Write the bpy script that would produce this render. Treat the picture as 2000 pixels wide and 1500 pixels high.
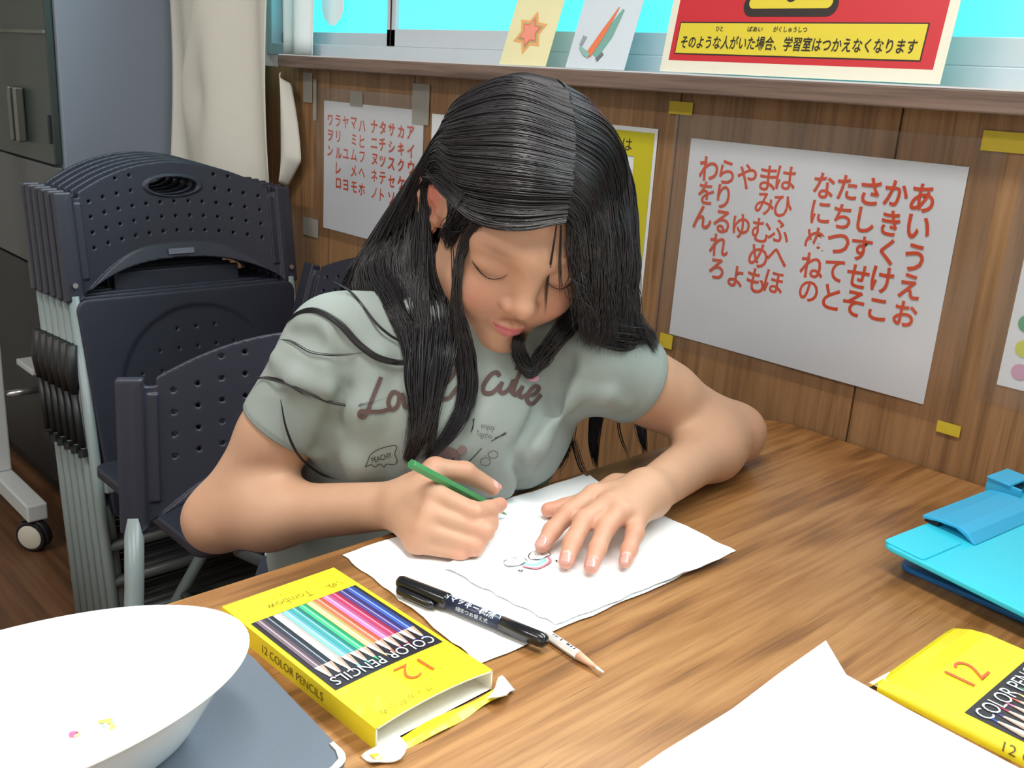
import bpy, bmesh, math, random
import numpy as np
from mathutils import Vector, Matrix
from mathutils.bvhtree import BVHTree
random.seed(7); np.random.seed(7)
for _o in list(bpy.data.objects): bpy.data.objects.remove(_o)
SC = bpy.context.scene
COL = SC.collection
# ------------------------------------------------------------------ camera
EYE = np.array([0.0, 0.0, 1.085])
FPX = 1920.87
CR = np.array([[0.67983102, 0.25583115, -0.68729921],
               [0.73069366, -0.15631494, 0.66456934],
               [0.0625824, -0.95400003, -0.29320194]])   # columns: right, down, forward
cd = bpy.data.cameras.new('camera'); cam = bpy.data.objects.new('camera', cd); COL.objects.link(cam)
cd.sensor_width = 36.0; cd.lens = FPX/2000*36; cd.clip_start = 0.02; cd.clip_end = 60
_m = Matrix.Identity(4)
for _i in range(3):
    _m[_i][0] = CR[_i, 0]; _m[_i][1] = -CR[_i, 1]; _m[_i][2] = -CR[_i, 2]; _m[_i][3] = EYE[_i]
cam.matrix_world = _m
SC.camera = cam
# ------------------------------------------------------------------ light
SC.view_settings.view_transform = 'Standard'; SC.view_settings.look = 'None'
SC.view_settings.gamma = 1.0; SC.view_settings.use_curve_mapping = False
SC.view_settings.exposure = 0.12
w = bpy.data.worlds.new('sky'); SC.world = w; w.use_nodes = True
w.node_tree.nodes['Background'].inputs[0].default_value = (0.92, 0.96, 1.0, 1)
w.node_tree.nodes['Background'].inputs[1].default_value = 1.0
def area(name, loc, target, size, sizey, power, color=(1, 1, 1), spread=180):
    l = bpy.data.lights.new(name, 'AREA'); l.shape = 'RECTANGLE'; l.size = size; l.size_y = sizey
    l.energy = power; l.color = color; l.spread = math.radians(spread)
    o = bpy.data.objects.new(name, l); COL.objects.link(o); o.location = loc
    o.rotation_euler = (Vector(target)-Vector(loc)).to_track_quat('-Z', 'Y').to_euler()
    return o
# daylight coming in through the upper, uncovered part of the long window
area('window_daylight', (-.1, 2.1, 2.75), (-0.25, 0.3, 0.8), 3.4, 1.2, 380, (0.95, 0.98, 1.0))
# the two fluorescent fittings under the ceiling (their housings are built with the room)
area('ceiling_lamp_light', (-0.2, 0.15, 2.42), (-0.2, 0.15, 0), 1.2, 0.25, 24, (1.0, 0.97, 0.92))
area('ceiling_lamp_light', (-1.2, -1.2, 2.42), (-1.2, -1.2, 0), 1.2, 0.25, 24, (1.0, 0.97, 0.92))
# added soft fill from behind the viewer; no window is built there
area('rear_fill_light', (.2, -2.5, 1.55), (-.5, 1.0, .9), 3.2, 1.3, 20, (0.97, 0.99, 1.0))
# ------------------------------------------------------------------ geometry of the view (pixel of the 2000x1500 photograph + a known plane or depth -> a point of the room)
def ray(px, py):
    r = CR @ np.array([(px-1000)/FPX, (py-750)/FPX, 1.0]); return r
def at_z(px, py, z): r = ray(px, py); return EYE + r*((z-EYE[2])/r[2])
def at_y(px, py, y): r = ray(px, py); return EYE + r*((y-EYE[1])/r[1])
def at_x(px, py, x): r = ray(px, py); return EYE + r*((x-EYE[0])/r[0])
def at_d(px, py, d): return EYE + ray(px, py)*d
# ------------------------------------------------------------------ helpers
def srgb(r, g, b, a=1.0):
    f = lambda c: (c/255/12.92) if c/255 <= .04045 else ((c/255+.055)/1.055)**2.4
    return (f(r), f(g), f(b), a)
def mat(name, rgb, rough=.5, metal=0, spec=.5, noise=0, nscale=40, bump=0, bscale=200, coat=0, trans=0, alpha=1, sss=0, emit=None):
    m = bpy.data.materials.new(name); m.use_nodes = True; nt = m.node_tree; b = nt.nodes['Principled BSDF']
    c = srgb(*rgb); b.inputs['Base Color'].default_value = c; b.inputs['Roughness'].default_value = rough
    b.inputs['Metallic'].default_value = metal; b.inputs['Specular IOR Level'].default_value = spec
    b.inputs['Coat Weight'].default_value = coat; b.inputs['Transmission Weight'].default_value = trans; b.inputs['Alpha'].default_value = alpha
    if emit: b.inputs['Emission Color'].default_value = c; b.inputs['Emission Strength'].default_value = emit
    if noise or bump: tc = nt.nodes.new('ShaderNodeTexCoord')
    if noise:
        n = nt.nodes.new('ShaderNodeTexNoise'); n.inputs['Scale'].default_value = nscale; n.inputs['Detail'].default_value = 4
        nt.links.new(tc.outputs['Object'], n.inputs['Vector'])
        r = nt.nodes.new('ShaderNodeMapRange'); r.inputs['To Min'].default_value = 1-noise; r.inputs['To Max'].default_value = 1+noise
        nt.links.new(n.outputs['Fac'], r.inputs['Value'])
        x = nt.nodes.new('ShaderNodeVectorMath'); x.operation = 'SCALE'; x.inputs[0].default_value = c[:3]
        nt.links.new(r.outputs[0], x.inputs['Scale']); nt.links.new(x.outputs[0], b.inputs['Base Color'])
    if bump:
        n2 = nt.nodes.new('ShaderNodeTexNoise'); n2.inputs['Scale'].default_value = bscale; n2.inputs['Detail'].default_value = 3
        nt.links.new(tc.outputs['Object'], n2.inputs['Vector'])
        bp = nt.nodes.new('ShaderNodeBump'); bp.inputs['Strength'].default_value = bump; bp.inputs['Distance'].default_value = .001
        nt.links.new(n2.outputs['Fac'], bp.inputs['Height']); nt.links.new(bp.outputs[0], b.inputs['Normal'])
    return m
def wood(name, cols, scale, axis, rough=.35, streak=1.0, spec=.5, knots=.5, coat=0):
    """printed wood grain running along one axis; cols = dark, mid, light"""
    m = bpy.data.materials.new(name); m.use_nodes = True; nt = m.node_tree; L = nt.links; b = nt.nodes['Principled BSDF']
    b.inputs['Roughness'].default_value = rough; b.inputs['Specular IOR Level'].default_value = spec; b.inputs['Coat Weight'].default_value = coat
    tc = nt.nodes.new('ShaderNodeTexCoord')
    def mp(s):
        k = nt.nodes.new('ShaderNodeMapping'); k.inputs['Scale'].default_value = s; L.new(tc.outputs['Object'], k.inputs['Vector']); return k
    def sc(across, along): return tuple(along if i == axis else across for i in range(3))
    big = nt.nodes.new('ShaderNodeTexNoise'); big.inputs['Scale'].default_value = 1; big.inputs['Detail'].default_value = 2; big.inputs['Distortion'].default_value = .6
    L.new(mp(sc(scale*.16, scale*.028)).outputs[0], big.inputs['Vector'])
    wv = nt.nodes.new('ShaderNodeMath'); wv.operation = 'MULTIPLY'; wv.inputs[1].default_value = 26*knots; L.new(big.outputs['Fac'], wv.inputs[0])
    sn = nt.nodes.new('ShaderNodeMath'); sn.operation = 'SINE'; L.new(wv.outputs[0], sn.inputs[0])
    fine = nt.nodes.new('ShaderNodeTexNoise'); fine.inputs['Scale'].default_value = 1; fine.inputs['Detail'].default_value = 5; fine.inputs['Roughness'].default_value = .65
    L.new(mp(sc(scale, scale*.035)).outputs[0], fine.inputs['Vector'])
    ad = nt.nodes.new('ShaderNodeMath'); ad.operation = 'MULTIPLY_ADD'; ad.inputs[1].default_value = .13*streak; L.new(sn.outputs[0], ad.inputs[0]); L.new(fine.outputs['Fac'], ad.inputs[2])
    cr = nt.nodes.new('ShaderNodeValToRGB'); e = cr.color_ramp.elements
    e[0].position = .30; e[0].color = srgb(*cols[0]); e[1].position = .70; e[1].color = srgb(*cols[2])
    k = e.new(.5); k.color = srgb(*cols[1]); L.new(ad.outputs[0], cr.inputs['Fac'])
    # fine dark pores
    po = nt.nodes.new('ShaderNodeTexNoise'); po.inputs['Scale'].default_value = 1; po.inputs['Detail'].default_value = 2
    L.new(mp(sc(scale*5, scale*.12)).outputs[0], po.inputs['Vector'])
    pr = nt.nodes.new('ShaderNodeMapRange'); pr.inputs['From Min'].default_value = .60; pr.inputs['From Max'].default_value = .74; pr.inputs['To Max'].default_value = .55*streak; L.new(po.outputs['Fac'], pr.inputs['Value'])
    mx = nt.nodes.new('ShaderNodeMix'); mx.data_type = 'RGBA'; L.new(pr.outputs[0], mx.inputs['Factor']); L.new(cr.outputs[0], mx.inputs['A']); mx.inputs['B'].default_value = srgb(*[c*.62 for c in cols[0]])
    L.new(mx.outputs['Result'], b.inputs['Base Color'])
    return m
def obj(name, me, m=None, parent=None, smooth=False):
    o = bpy.data.objects.new(name, me); COL.objects.link(o)
    if m is not None:
        for q in (m if isinstance(m, (list, tuple)) else [m]): me.materials.append(q)
    if parent is not None: o.parent = parent
    if smooth: me.polygons.foreach_set('use_smooth', [True]*len(me.polygons))
    return o
def tag(o, label, cat, group=None):
    o['label'] = label; o['category'] = cat
    if group: o['group'] = group
    return o
def empty(name, loc=(0, 0, 0), label=None, cat=None, group=None, rz=0):
    o = bpy.data.objects.new(name, None); COL.objects.link(o); o.location = loc; o.rotation_euler = (0, 0, rz); o.empty_display_size = .05
    if label: tag(o, label, cat, group)
    return o
def struct(o): o['kind'] = 'structure'; return o
def pydata(name, v, f):
    me = bpy.data.meshes.new(name); me.from_pydata([tuple(map(float, p)) for p in v], [], f); me.update(); return me
class MB:
    """collects shapes and becomes one mesh"""
    def __init__(s): s.v = []; s.f = []; s.mi = []; s.cur = 0
    def add(s, v, f):
        n = len(s.v); s.v += [tuple(map(float, p)) for p in v]; s.f += [tuple(i+n for i in q) for q in f]; s.mi += [s.cur]*len(f); return s
    def box(s, lo, hi):
        x0, y0, z0 = lo; x1, y1, z1 = hi
        return s.add([(x0,y0,z0),(x1,y0,z0),(x1,y1,z0),(x0,y1,z0),(x0,y0,z1),(x1,y0,z1),(x1,y1,z1),(x0,y1,z1)], [(0,3,2,1),(4,5,6,7),(0,1,5,4),(1,2,6,5),(2,3,7,6),(3,0,4,7)])
    def quad(s, a, b, c, d): return s.add([a, b, c, d], [(0, 1, 2, 3)])
    def prism(s, poly, z0, z1):
        n = len(poly); v = [(p[0], p[1], z0) for p in poly]+[(p[0], p[1], z1) for p in poly]
        return s.add(v, [tuple(range(n))[::-1], tuple(range(n, 2*n))]+[(i, (i+1) % n, n+(i+1) % n, n+i) for i in range(n)])
    def tube(s, pts, r, n=10, cap=True, flat=1.0, up=None):
        pts = [np.array(p, float) for p in pts]; k = len(pts); rs = r if isinstance(r, (list, tuple, np.ndarray)) else [r]*k
        v = []; t0 = pts[1]-pts[0]; t0 /= np.linalg.norm(t0)
        ref = np.array(up if up is not None else ((0, 0, 1) if abs(t0[2]) < .9 else (1, 0, 0)), float)
        u = ref-t0*(ref@t0); u /= np.linalg.norm(u)
        for i in range(k):
            t = pts[min(i+1, k-1)]-pts[max(i-1, 0)]; t /= np.linalg.norm(t)
            u = u-t*(u@t); u /= np.linalg.norm(u); w_ = np.cross(t, u)
            for j in range(n):
                a = 2*math.pi*j/n; v.append(pts[i]+rs[i]*(math.cos(a)*w_+flat*math.sin(a)*u))
        f = [(i*n+j, i*n+(j+1) % n, (i+1)*n+(j+1) % n, (i+1)*n+j) for i in range(k-1) for j in range(n)]
        if cap: f += [tuple(range(n))[::-1], tuple(range((k-1)*n, k*n))]
        return s.add(v, f)
    def lathe(s, prof, n=24, c=(0, 0, 0), axis=2):
        v = []; k = len(prof)
        for r, z in prof:
            for j in range(n):
                a = 2*math.pi*j/n; p = [r*math.cos(a), r*math.sin(a), z]
                if axis == 0: p = [p[2], p[0], p[1]]
                if axis == 1: p = [p[1], p[2], p[0]]
                v.append((p[0]+c[0], p[1]+c[1], p[2]+c[2]))
        f = [(i*n+j, i*n+(j+1) % n, (i+1)*n+(j+1) % n, (i+1)*n+j) for i in range(k-1) for j in range(n)]
        f += [tuple(range(n))[::-1], tuple(range((k-1)*n, k*n))]
        return s.add(v, f)
    def grid(s, fn, nu, nv):
        v = [fn(i/nu, j/nv) for j in range(nv+1) for i in range(nu+1)]
        return s.add(v, [(j*(nu+1)+i, j*(nu+1)+i+1, (j+1)*(nu+1)+i+1, (j+1)*(nu+1)+i) for j in range(nv) for i in range(nu)])
    def build(s, name, m=None, parent=None, smooth=False, bevel=0, seg=2, angle=40, solid=0):
        me = bpy.data.meshes.new(name); me.from_pydata(s.v, [], s.f); me.update()
        o = obj(name, me, m, parent, smooth)
        if any(s.mi): me.polygons.foreach_set('material_index', s.mi)
        if solid: q = o.modifiers.new('solid', 'SOLIDIFY'); q.thickness = solid; q.offset = 1
        if bevel:
            q = o.modifiers.new('bevel', 'BEVEL'); q.width = bevel; q.segments = seg; q.limit_method = 'ANGLE'; q.angle_limit = math.radians(angle)
        if smooth and bevel == 0 and angle: 
            pass
        return o
def smooth_by_angle(o, deg=35):
    me = o.data; me.polygons.foreach_set('use_smooth', [True]*len(me.polygons))
    bm = bmesh.new(); bm.from_mesh(me)
    for e in bm.edges:
        if len(e.link_faces) == 2 and e.calc_face_angle(0) > math.radians(deg): e.smooth = False
    bm.to_mesh(me); bm.free(); return o
def copy_tree(o, parent=None):
    kids = list(o.children); c = o.copy(); COL.objects.link(c)
    if parent is not None: c.parent = parent
    for k in kids: copy_tree(k, c)
    return c
# ---- lettering: glyph outlines of the built-in font, laid onto a frame (origin, right, up)
_fc = {}
def glyph_mesh(txt, bold=0.0, spacing=1.0):
    key = (txt, bold, spacing)
    if key in _fc: return _fc[key]
    c = bpy.data.curves.new('lettering', 'FONT'); c.body = txt; c.offset = bold; c.resolution_u = 3; c.space_character = spacing
    o = bpy.data.objects.new('lettering', c); COL.objects.link(o)
    bpy.context.view_layer.update(); dg = bpy.context.evaluated_depsgraph_get()
    me = bpy.data.meshes.new_from_object(o.evaluated_get(dg))
    v = np.array([p.co[:2] for p in me.vertices]) if len(me.vertices) else np.zeros((0, 2)); f = [tuple(p.vertices) for p in me.polygons]
    bpy.data.objects.remove(o); bpy.data.curves.remove(c); bpy.data.meshes.remove(me)
    _fc[key] = (v, f); return v, f
def letters(mb, txt, org, right, up, height=None, width=None, center=True, bold=0.0, spacing=1.0, fn=None, em=True, lift=0.0):
    """height = em size; width = squeeze the whole line to it"""
    v, f = glyph_mesh(txt, bold, spacing)
    if not len(v): return
    lo = v.min(0); hi = v.max(0); q = v-(lo+hi)/2 if center else v-np.array([lo[0], 0])
    sx = sy = height
    if width: sx = width/(hi[0]-lo[0])
    if height is None: sy = sx
    right = np.array(right, float); up = np.array(up, float); org = np.array(org, float)
    if fn: P = [fn(a*sx, b*sy) for a, b in q]
    else: P = [org+right*a*sx+up*b*sy for a, b in q]
    mb.add(P, f)
def ribbon(mb, pts, wdt, org, right, up, closed=False, fn=None):
    """flat pen stroke of width wdt through 2-D pts on the frame"""
    p = np.array(pts, float); n = len(p); d = np.gradient(p, axis=0)
    if closed: d = np.roll(p, -1, 0)-np.roll(p, 1, 0)
    d /= np.linalg.norm(d, axis=1)[:, None]+1e-9; nn = np.stack([-d[:, 1], d[:, 0]], 1)
    wd = np.array(wdt if hasattr(wdt, '__len__') else [wdt]*n)[:, None]/2
    a = p+nn*wd; b = p-nn*wd; right = np.array(right, float); up = np.array(up, float); org = np.array(org, float)
    T = fn if fn else (lambda x, y: org+right*x+up*y)
    v = [T(*q) for q in a]+[T(*q) for q in b]; k = n if closed else n-1
    mb.add(v, [(i, n+i, n+(i+1) % n, (i+1) % n) for i in range(k)])
def spline(pts, n=8, closed=False):
    p = np.array(pts, float); k = len(p); out = []
    rng = range(k if closed else k-1)
    for i in rng:
        a = p[(i-1) % k] if closed or i > 0 else 2*p[0]-p[1]; b = p[i]; c = p[(i+1) % k]; d = p[(i+2) % k] if closed or i+2 < k else 2*p[-1]-p[-2]
        for j in range(n):
            t = j/n; out.append(.5*((2*b)+(-a+c)*t+(2*a-5*b+4*c-d)*t*t+(-a+3*b-3*c+d)*t**3))
    if not closed: out.append(p[-1])
    return np.array(out)
def poly2d(mb, pts, org, right, up):
    org = np.array(org, float); right = np.array(right, float); up = np.array(up, float)
    mb.add([org+right*a+up*b for a, b in pts], [tuple(range(len(pts)))])
def circle(cx, cy, r, n=24, ry=None):
    return [(cx+r*math.cos(2*math.pi*i/n), cy+(ry or r)*math.sin(2*math.pi*i/n)) for i in range(n)]
# ------------------------------------------------------------------ implicit surfaces (blended solids -> one continuous mesh)
def vec(*a): return np.array(a, float)
class Pr:
    __slots__ = ('f', 'c', 'r', 'k', 'op')
    def __init__(s, f, c, r, k=.01, op='u'): s.f = f; s.c = np.array(c, float); s.r = r; s.k = k; s.op = op
def cone(a, b, ra, rb, k=.01, op='u'):
    a = np.array(a, float); b = np.array(b, float); ba = b-a; L = ba@ba
    def f(P):
        pa = P-a; h = np.clip((pa@ba)/L, 0, 1); return np.linalg.norm(pa-h[:, None]*ba, axis=1)-(ra+(rb-ra)*h)
    return Pr(f, (a+b)/2, math.sqrt(L)/2+max(ra, rb), k, op)
def ell(c, r, k=.01, op='u', M=None):
    c = np.array(c, float); r = np.array(r, float)
    def f(P):
        q = P-c
        if M is not None: q = q@M
        k0 = np.linalg.norm(q/r, axis=1); k1 = np.linalg.norm(q/(r*r), axis=1); return k0*(k0-1)/np.maximum(k1, 1e-9)
    return Pr(f, c, r.max(), k, op)
def rbox(c, h, r, k=.005, op='u', M=None):
    c = np.array(c, float); h = np.array(h, float)
    def f(P):
        q = P-c
        if M is not None: q = q@M
        q = np.abs(q)-(h-r); return np.linalg.norm(np.maximum(q, 0), axis=1)+np.minimum(q.max(1), 0)-r
    return Pr(f, c, np.linalg.norm(h), k, op)
def smin(a, b, k):
    if k <= 0: return np.minimum(a, b)
    h = np.maximum(k-np.abs(a-b), 0)/k; return np.minimum(a, b)-h*h*k*.25
def fold_sdf(prims, P, cen, rad, pad=.03):
    d = np.full(len(P), .25)
    for p in prims:
        if np.linalg.norm(p.c-cen) > p.r+rad+pad+p.k: continue
        v = p.f(P)
        if p.op == 'u': d = smin(d, v, p.k)
        elif p.op == 's': d = -smin(-d, v, p.k)
        elif p.op == 'i': d = -smin(-d, -v, p.k)
        elif p.op == '+': d = d+v
    return d
def group(prims, k=.01, op='u', c=None, r=None, xf=None):
    """several solids blended among themselves, then used as one solid; xf = (centre, 3x3 axes as columns)"""
    C0 = np.mean([p.c for p in prims], 0); R0 = max(np.linalg.norm(p.c-C0)+p.r for p in prims)
    if xf is None: return Pr(lambda P: fold_sdf(prims, P, P.mean(0), (P.max(0)-P.min(0)).max()*.9), C0, R0, k, op)
    o, M = xf
    def f(P): q = (P-o)@M; return fold_sdf(prims, q, q.mean(0), (q.max(0)-q.min(0)).max()*.9)
    return Pr(f, o+M@C0, R0, k, op)
def surface(prims, lo, hi, h, nb=12):
    """surface nets over the active blocks only; returns vertices, quads"""
    lo = np.array(lo, float); hi = np.array(hi, float); B = h*nb; NB = np.ceil((hi-lo)/B).astype(int)
    g = np.arange(nb+1); LX, LY, LZ = np.meshgrid(g, g, g, indexing='ij'); loc = np.stack([LX, LY, LZ], -1).reshape(-1, 3)
    rad = B*.867; M = nb+1
    cells = []; pts = []; quads = []
    N = NB*nb+2
    key = lambda I: (I[:, 0]*N[1]+I[:, 1])*N[2]+I[:, 2]
    cens = np.stack(np.meshgrid(*[np.arange(n) for n in NB], indexing='ij'), -1).reshape(-1, 3)
    act = []
    for i in range(0, len(cens), 4096):
        cc = cens[i:i+4096]
    for b in cens:
        c = lo+(b+.5)*B
        near = [p for p in prims if np.linalg.norm(p.c-c) <= p.r+rad+.02+p.k]
        if not near or not any(p.op == 'u' for p in near): continue
        d0 = fold_sdf(near, c[None], c, rad)[0]
        if abs(d0) > rad*1.6+.012: continue
        P = lo+(b*nb+loc)*h
        D = fold_sdf(near, P, c, rad)
        if D.min() > 0 or D.max() < 0: continue
        D = D.reshape(M, M, M); D[D == 0] = 1e-9; S = D < 0
        # cells
        cnt = np.zeros((nb, nb, nb), int)
        for dx in (0, 1):
            for dy in (0, 1):
                for dz in (0, 1): cnt += S[dx:dx+nb, dy:dy+nb, dz:dz+nb]
        ci = np.argwhere((cnt > 0) & (cnt < 8))
        if len(ci):
            acc = np.zeros((len(ci), 3)); num = np.zeros(len(ci))
            for ax in range(3):
                o1, o2 = [q for q in range(3) if q != ax]
                for s1 in (0, 1):
                    for s2 in (0, 1):
                        A = ci.copy(); A[:, o1] += s1; A[:, o2] += s2; Bc = A.copy(); Bc[:, ax] += 1
                        da = D[A[:, 0], A[:, 1], A[:, 2]]; db = D[Bc[:, 0], Bc[:, 1], Bc[:, 2]]; m = (da < 0) != (db < 0)
                        t = np.where(m, da/(da-db+1e-20), 0); q = A.astype(float); q[:, ax] += t
                        acc[m] += q[m]; num[m] += 1
            pts.append(lo+(b*nb+acc/num[:, None])*h); cells.append(key(ci+b*nb))
        for ax in range(3):
            o1, o2 = (ax+1) % 3, (ax+2) % 3
            sl = [slice(0, nb)]*3; s2 = list(sl); s2[ax] = slice(1, nb+1)
            e = np.argwhere(S[tuple(sl)] != S[tuple(s2)])
            if not len(e): continue
            ins = S[e[:, 0], e[:, 1], e[:, 2]]; G = e+b*nb
            u = np.zeros(3, int); u[o1] = 1; v = np.zeros(3, int); v[o2] = 1
            q = np.stack([key(G-u-v), key(G-v), key(G), key(G-u)], 1)
            q[~ins] = q[~ins][:, ::-1]; quads.append(q)
    cells = np.concatenate(cells); pts = np.concatenate(pts); quads = np.concatenate(quads)
    od = np.argsort(cells); sc = cells[od]
    ix = np.searchsorted(sc, quads); ix = np.clip(ix, 0, len(sc)-1); ok = (sc[ix] == quads).all(1)
    return pts[od], ix[ok]
def fast_mesh(name, V, Q):
    me = bpy.data.meshes.new(name); me.vertices.add(len(V)); me.vertices.foreach_set('co', np.asarray(V, np.float32).ravel())
    n = Q.shape[1]; me.loops.add(Q.size); me.loops.foreach_set('vertex_index', np.asarray(Q, np.int32).ravel())
    me.polygons.add(len(Q)); me.polygons.foreach_set('loop_start', np.arange(0, Q.size, n, dtype=np.int32)); me.polygons.foreach_set('loop_total', np.full(len(Q), n, np.int32))
    me.update(calc_edges=True); me.validate(); me.polygons.foreach_set('use_smooth', [True]*len(me.polygons)); return me
def relax(V, Q, it=2, lam=.4):
    n = len(V); V = V.copy()
    for _ in range(it):
        s = np.zeros((n, 3)); c = np.zeros(n)
        for a, b in ((0, 1), (1, 2), (2, 3), (3, 0)):
            np.add.at(s, Q[:, a], V[Q[:, b]]); np.add.at(s, Q[:, b], V[Q[:, a]]); np.add.at(c, Q[:, a], 1); np.add.at(c, Q[:, b], 1)
        V += lam*(s/np.maximum(c, 1)[:, None]-V)
    return V
def vcol(me, cols, name='tint'):
    a = me.color_attributes.new(name, 'FLOAT_COLOR', 'POINT'); q = np.ones((len(cols), 4), np.float32); q[:, :3] = cols; a.data.foreach_set('color', q.ravel())
# ------------------------------------------------------------------ materials
M_wall = wood('wood_print_panelling', ((114, 82, 52), (144, 106, 70), (158, 120, 84)), 90, 2, rough=.5, streak=.7, knots=.25)
M_sillwood = wood('grey_brown_sill_wood', ((92, 74, 66), (126, 104, 94), (142, 120, 108)), 70, 0, rough=.5, streak=.8, knots=.3)
M_table = wood('oak_print_laminate', ((108, 71, 38), (142, 97, 54), (164, 119, 73)), 120, 1, rough=.34, streak=1.0, knots=.55, spec=.5)
M_floor = wood('brown_vinyl_planks', ((82, 54, 34), (110, 74, 48), (126, 88, 60)), 40, 0, rough=.45, streak=.6, knots=.4)
M_plaster = mat('off_white_plaster', (206, 202, 194), .8, noise=.03)
M_ceil = mat('ceiling_board', (225, 225, 220), .9)
M_alu = mat('aluminium_frame', (206, 210, 218), .42, metal=.15, noise=.04, nscale=25)
M_sillgloss = mat('painted_sill_top', (222, 222, 226), .4)
M_dark = mat('shadow_gap', (30, 22, 16), .8)
M_white = mat('white_paper', (250, 250, 252), .75, noise=.015, nscale=15)
M_poster = mat('poster_paper', (222, 225, 229), .6, noise=.03, nscale=9)
M_red = mat('vermilion_paint', (216, 78, 40), .6, noise=.12, nscale=60)
M_ink = mat('black_ink', (34, 32, 34), .6)
M_film = bpy.data.materials.new('clear_laminate_film'); M_film.use_nodes = True
def film(m, tint, gl, rough):
    nt = m.node_tree; nt.nodes.clear(); o = nt.nodes.new('ShaderNodeOutputMaterial'); t = nt.nodes.new('ShaderNodeBsdfTransparent'); g = nt.nodes.new('ShaderNodeBsdfGlossy')
    mx = nt.nodes.new('ShaderNodeMixShader'); mx.inputs[0].default_value = gl; t.inputs[0].default_value = (*tint, 1); g.inputs['Roughness'].default_value = rough
    nt.links.new(t.outputs[0], mx.inputs[1]); nt.links.new(g.outputs[0], mx.inputs[2]); nt.links.new(mx.outputs[0], o.inputs[0]); return m
film(M_film, (.96, .96, .97), .07, .22)
M_tape = mat('cloudy_clear_tape', (176, 172, 164), .4, alpha=.55)
M_ytape = mat('yellow_masking_tape', (196, 172, 44), .6, noise=.06, nscale=80)
def glass(name, tint, gl=.06):
    m = bpy.data.materials.new(name); m.use_nodes = True; return film(m, tint, gl, .05)
M_glass_blue = mat('cyan_film_daylit_pane', (88, 250, 255), .3, emit=.86)
M_glass_blue.node_tree.nodes['Principled BSDF'].inputs['Base Color'].default_value = (.1, .3, .33, 1)
M_glass = glass('clear_glass', (.95, .98, .98), .04)
# ------------------------------------------------------------------ the room
WY = 1.066                       # room face of the window wall
m = MB(); m.box((-3.1, -2.6, -.05), (1.9, 1.3, 0)); struct(m.build('floor', M_floor))
m = MB(); m.box((-3.1, -2.6, 2.5), (1.9, 1.3, 2.55)); struct(m.build('ceiling', M_ceil))
m = MB(); m.box((-3.15, -2.6, 0), (-3.1, 1.3, 2.5)); struct(m.build('wall_left', M_plaster))
m = MB(); m.box((1.9, -2.6, 0), (1.95, 1.3, 2.5)); struct(m.build('wall_right', M_plaster))
m = MB(); m.box((-3.1, -2.65, 0), (1.9, -2.6, 2.5)); struct(m.build('wall_front', M_plaster))
# window wall: wood-print panels below the sill with dark joints, plaster beside and above the window
m = MB(); gx = [-3.1, -2.80, -2.50, -2.20, -1.92, -1.646, -1.387, -1.10, -.822, -.521, -.24, .05, .33, .62, .90, 1.2, 1.5, 1.9]
for a, b in zip(gx[:-1], gx[1:]): m.box((a+.0012, WY, 0), (b-.0012, WY+.012, 1.085))
m.cur = 1; m.box((-3.1, WY+.008, 0), (1.9, WY+.1, 1.085))
m.cur = 2; m.box((-3.1, WY, 1.085), (-1.97, WY+.1, 2.5)); m.box((-1.97, WY, 2.25), (1.9, WY+.1, 2.5))
struct(m.build('wall_back', [M_wall, M_dark, M_plaster]))
# sill: wooden front edge with a pale painted top
m = MB(); m.box((-1.762, 1.022, 1.0845), (1.9, WY+.1, 1.106)); s = struct(m.build('trim_1', M_sillwood, bevel=.002))
s['label'] = 'worn grey brown wooden window sill board running above the panelling'
m = MB(); m.box((-1.760, 1.024, 1.1062), (1.9, 1.165, 1.108)); m.build('sill_top', M_sillgloss, s)
# sliding window: outer rail, two sashes, panes with cyan film low down and clear glass above
root = MB(); root.box((-1.95, 1.118, 1.108), (1.9, 1.166, 1.132)); root.box((-1.99, 1.118, 1.108), (-1.95, 1.166, 2.25)); root.box((-1.95, 1.118, 2.215), (1.9, 1.166, 2.25))
win = struct(root.build('window_1', M_alu, bevel=.0015))
def sash(x0, x1, y, rail):
    f = MB(); f.box((x0, y, 1.132), (x1, y+.022, 1.132+rail)); f.box((x0, y, 1.132), (x0+.026, y+.022, 2.215)); f.box((x1-.026, y, 1.132), (x1, y+.022, 2.215)); f.box((x0, y, 1.66), (x1, y+.022, 1.69))
    so = f.build('sash', M_alu, win, bevel=.0012)
    p = MB(); p.box((x0+.026, y+.008, 1.132+rail), (x1-.026, y+.012, 1.66)); p.build('pane', M_glass_blue, so)
    p = MB(); p.box((x0+.026, y+.008, 1.69), (x1-.026, y+.012, 2.215)); p.build('pane', M_glass, so)
sash(-1.95, -1.517, 1.143, .024); sash(-1.545, -.20, 1.120, .030); sash(-.22, 1.2, 1.143, .024); sash(1.18, 1.9, 1.12, .03)
m = MB(); m.tube([(-1.5451+.013, 1.1195, 1.134), (-1.5451+.013, 1.1195, 2.2)], .0016, 6); m.build('seal_strip', M_dark, win)
# ceiling fittings over the table and behind the viewer
for x, y in ((-.2, .15), (-1.2, -1.2)):
    t = empty('ceiling_light', (x, y, 2.5)); tag(t, 'white ceiling lamp housing above the desk' if y > 0 else 'white ceiling lamp housing behind the viewer', 'lamp')
    m = MB(); m.box((-.65, -.16, -.035), (.65, .16, 0)); m.build('housing', M_ceil, t, bevel=.006)
    m = MB(); m.tube([(-.6, .07, -.05), (.6, .07, -.05)], .013, 10); m.build('tube', mat('lamp_tube_glass', (250, 250, 250), .3), t)
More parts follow.
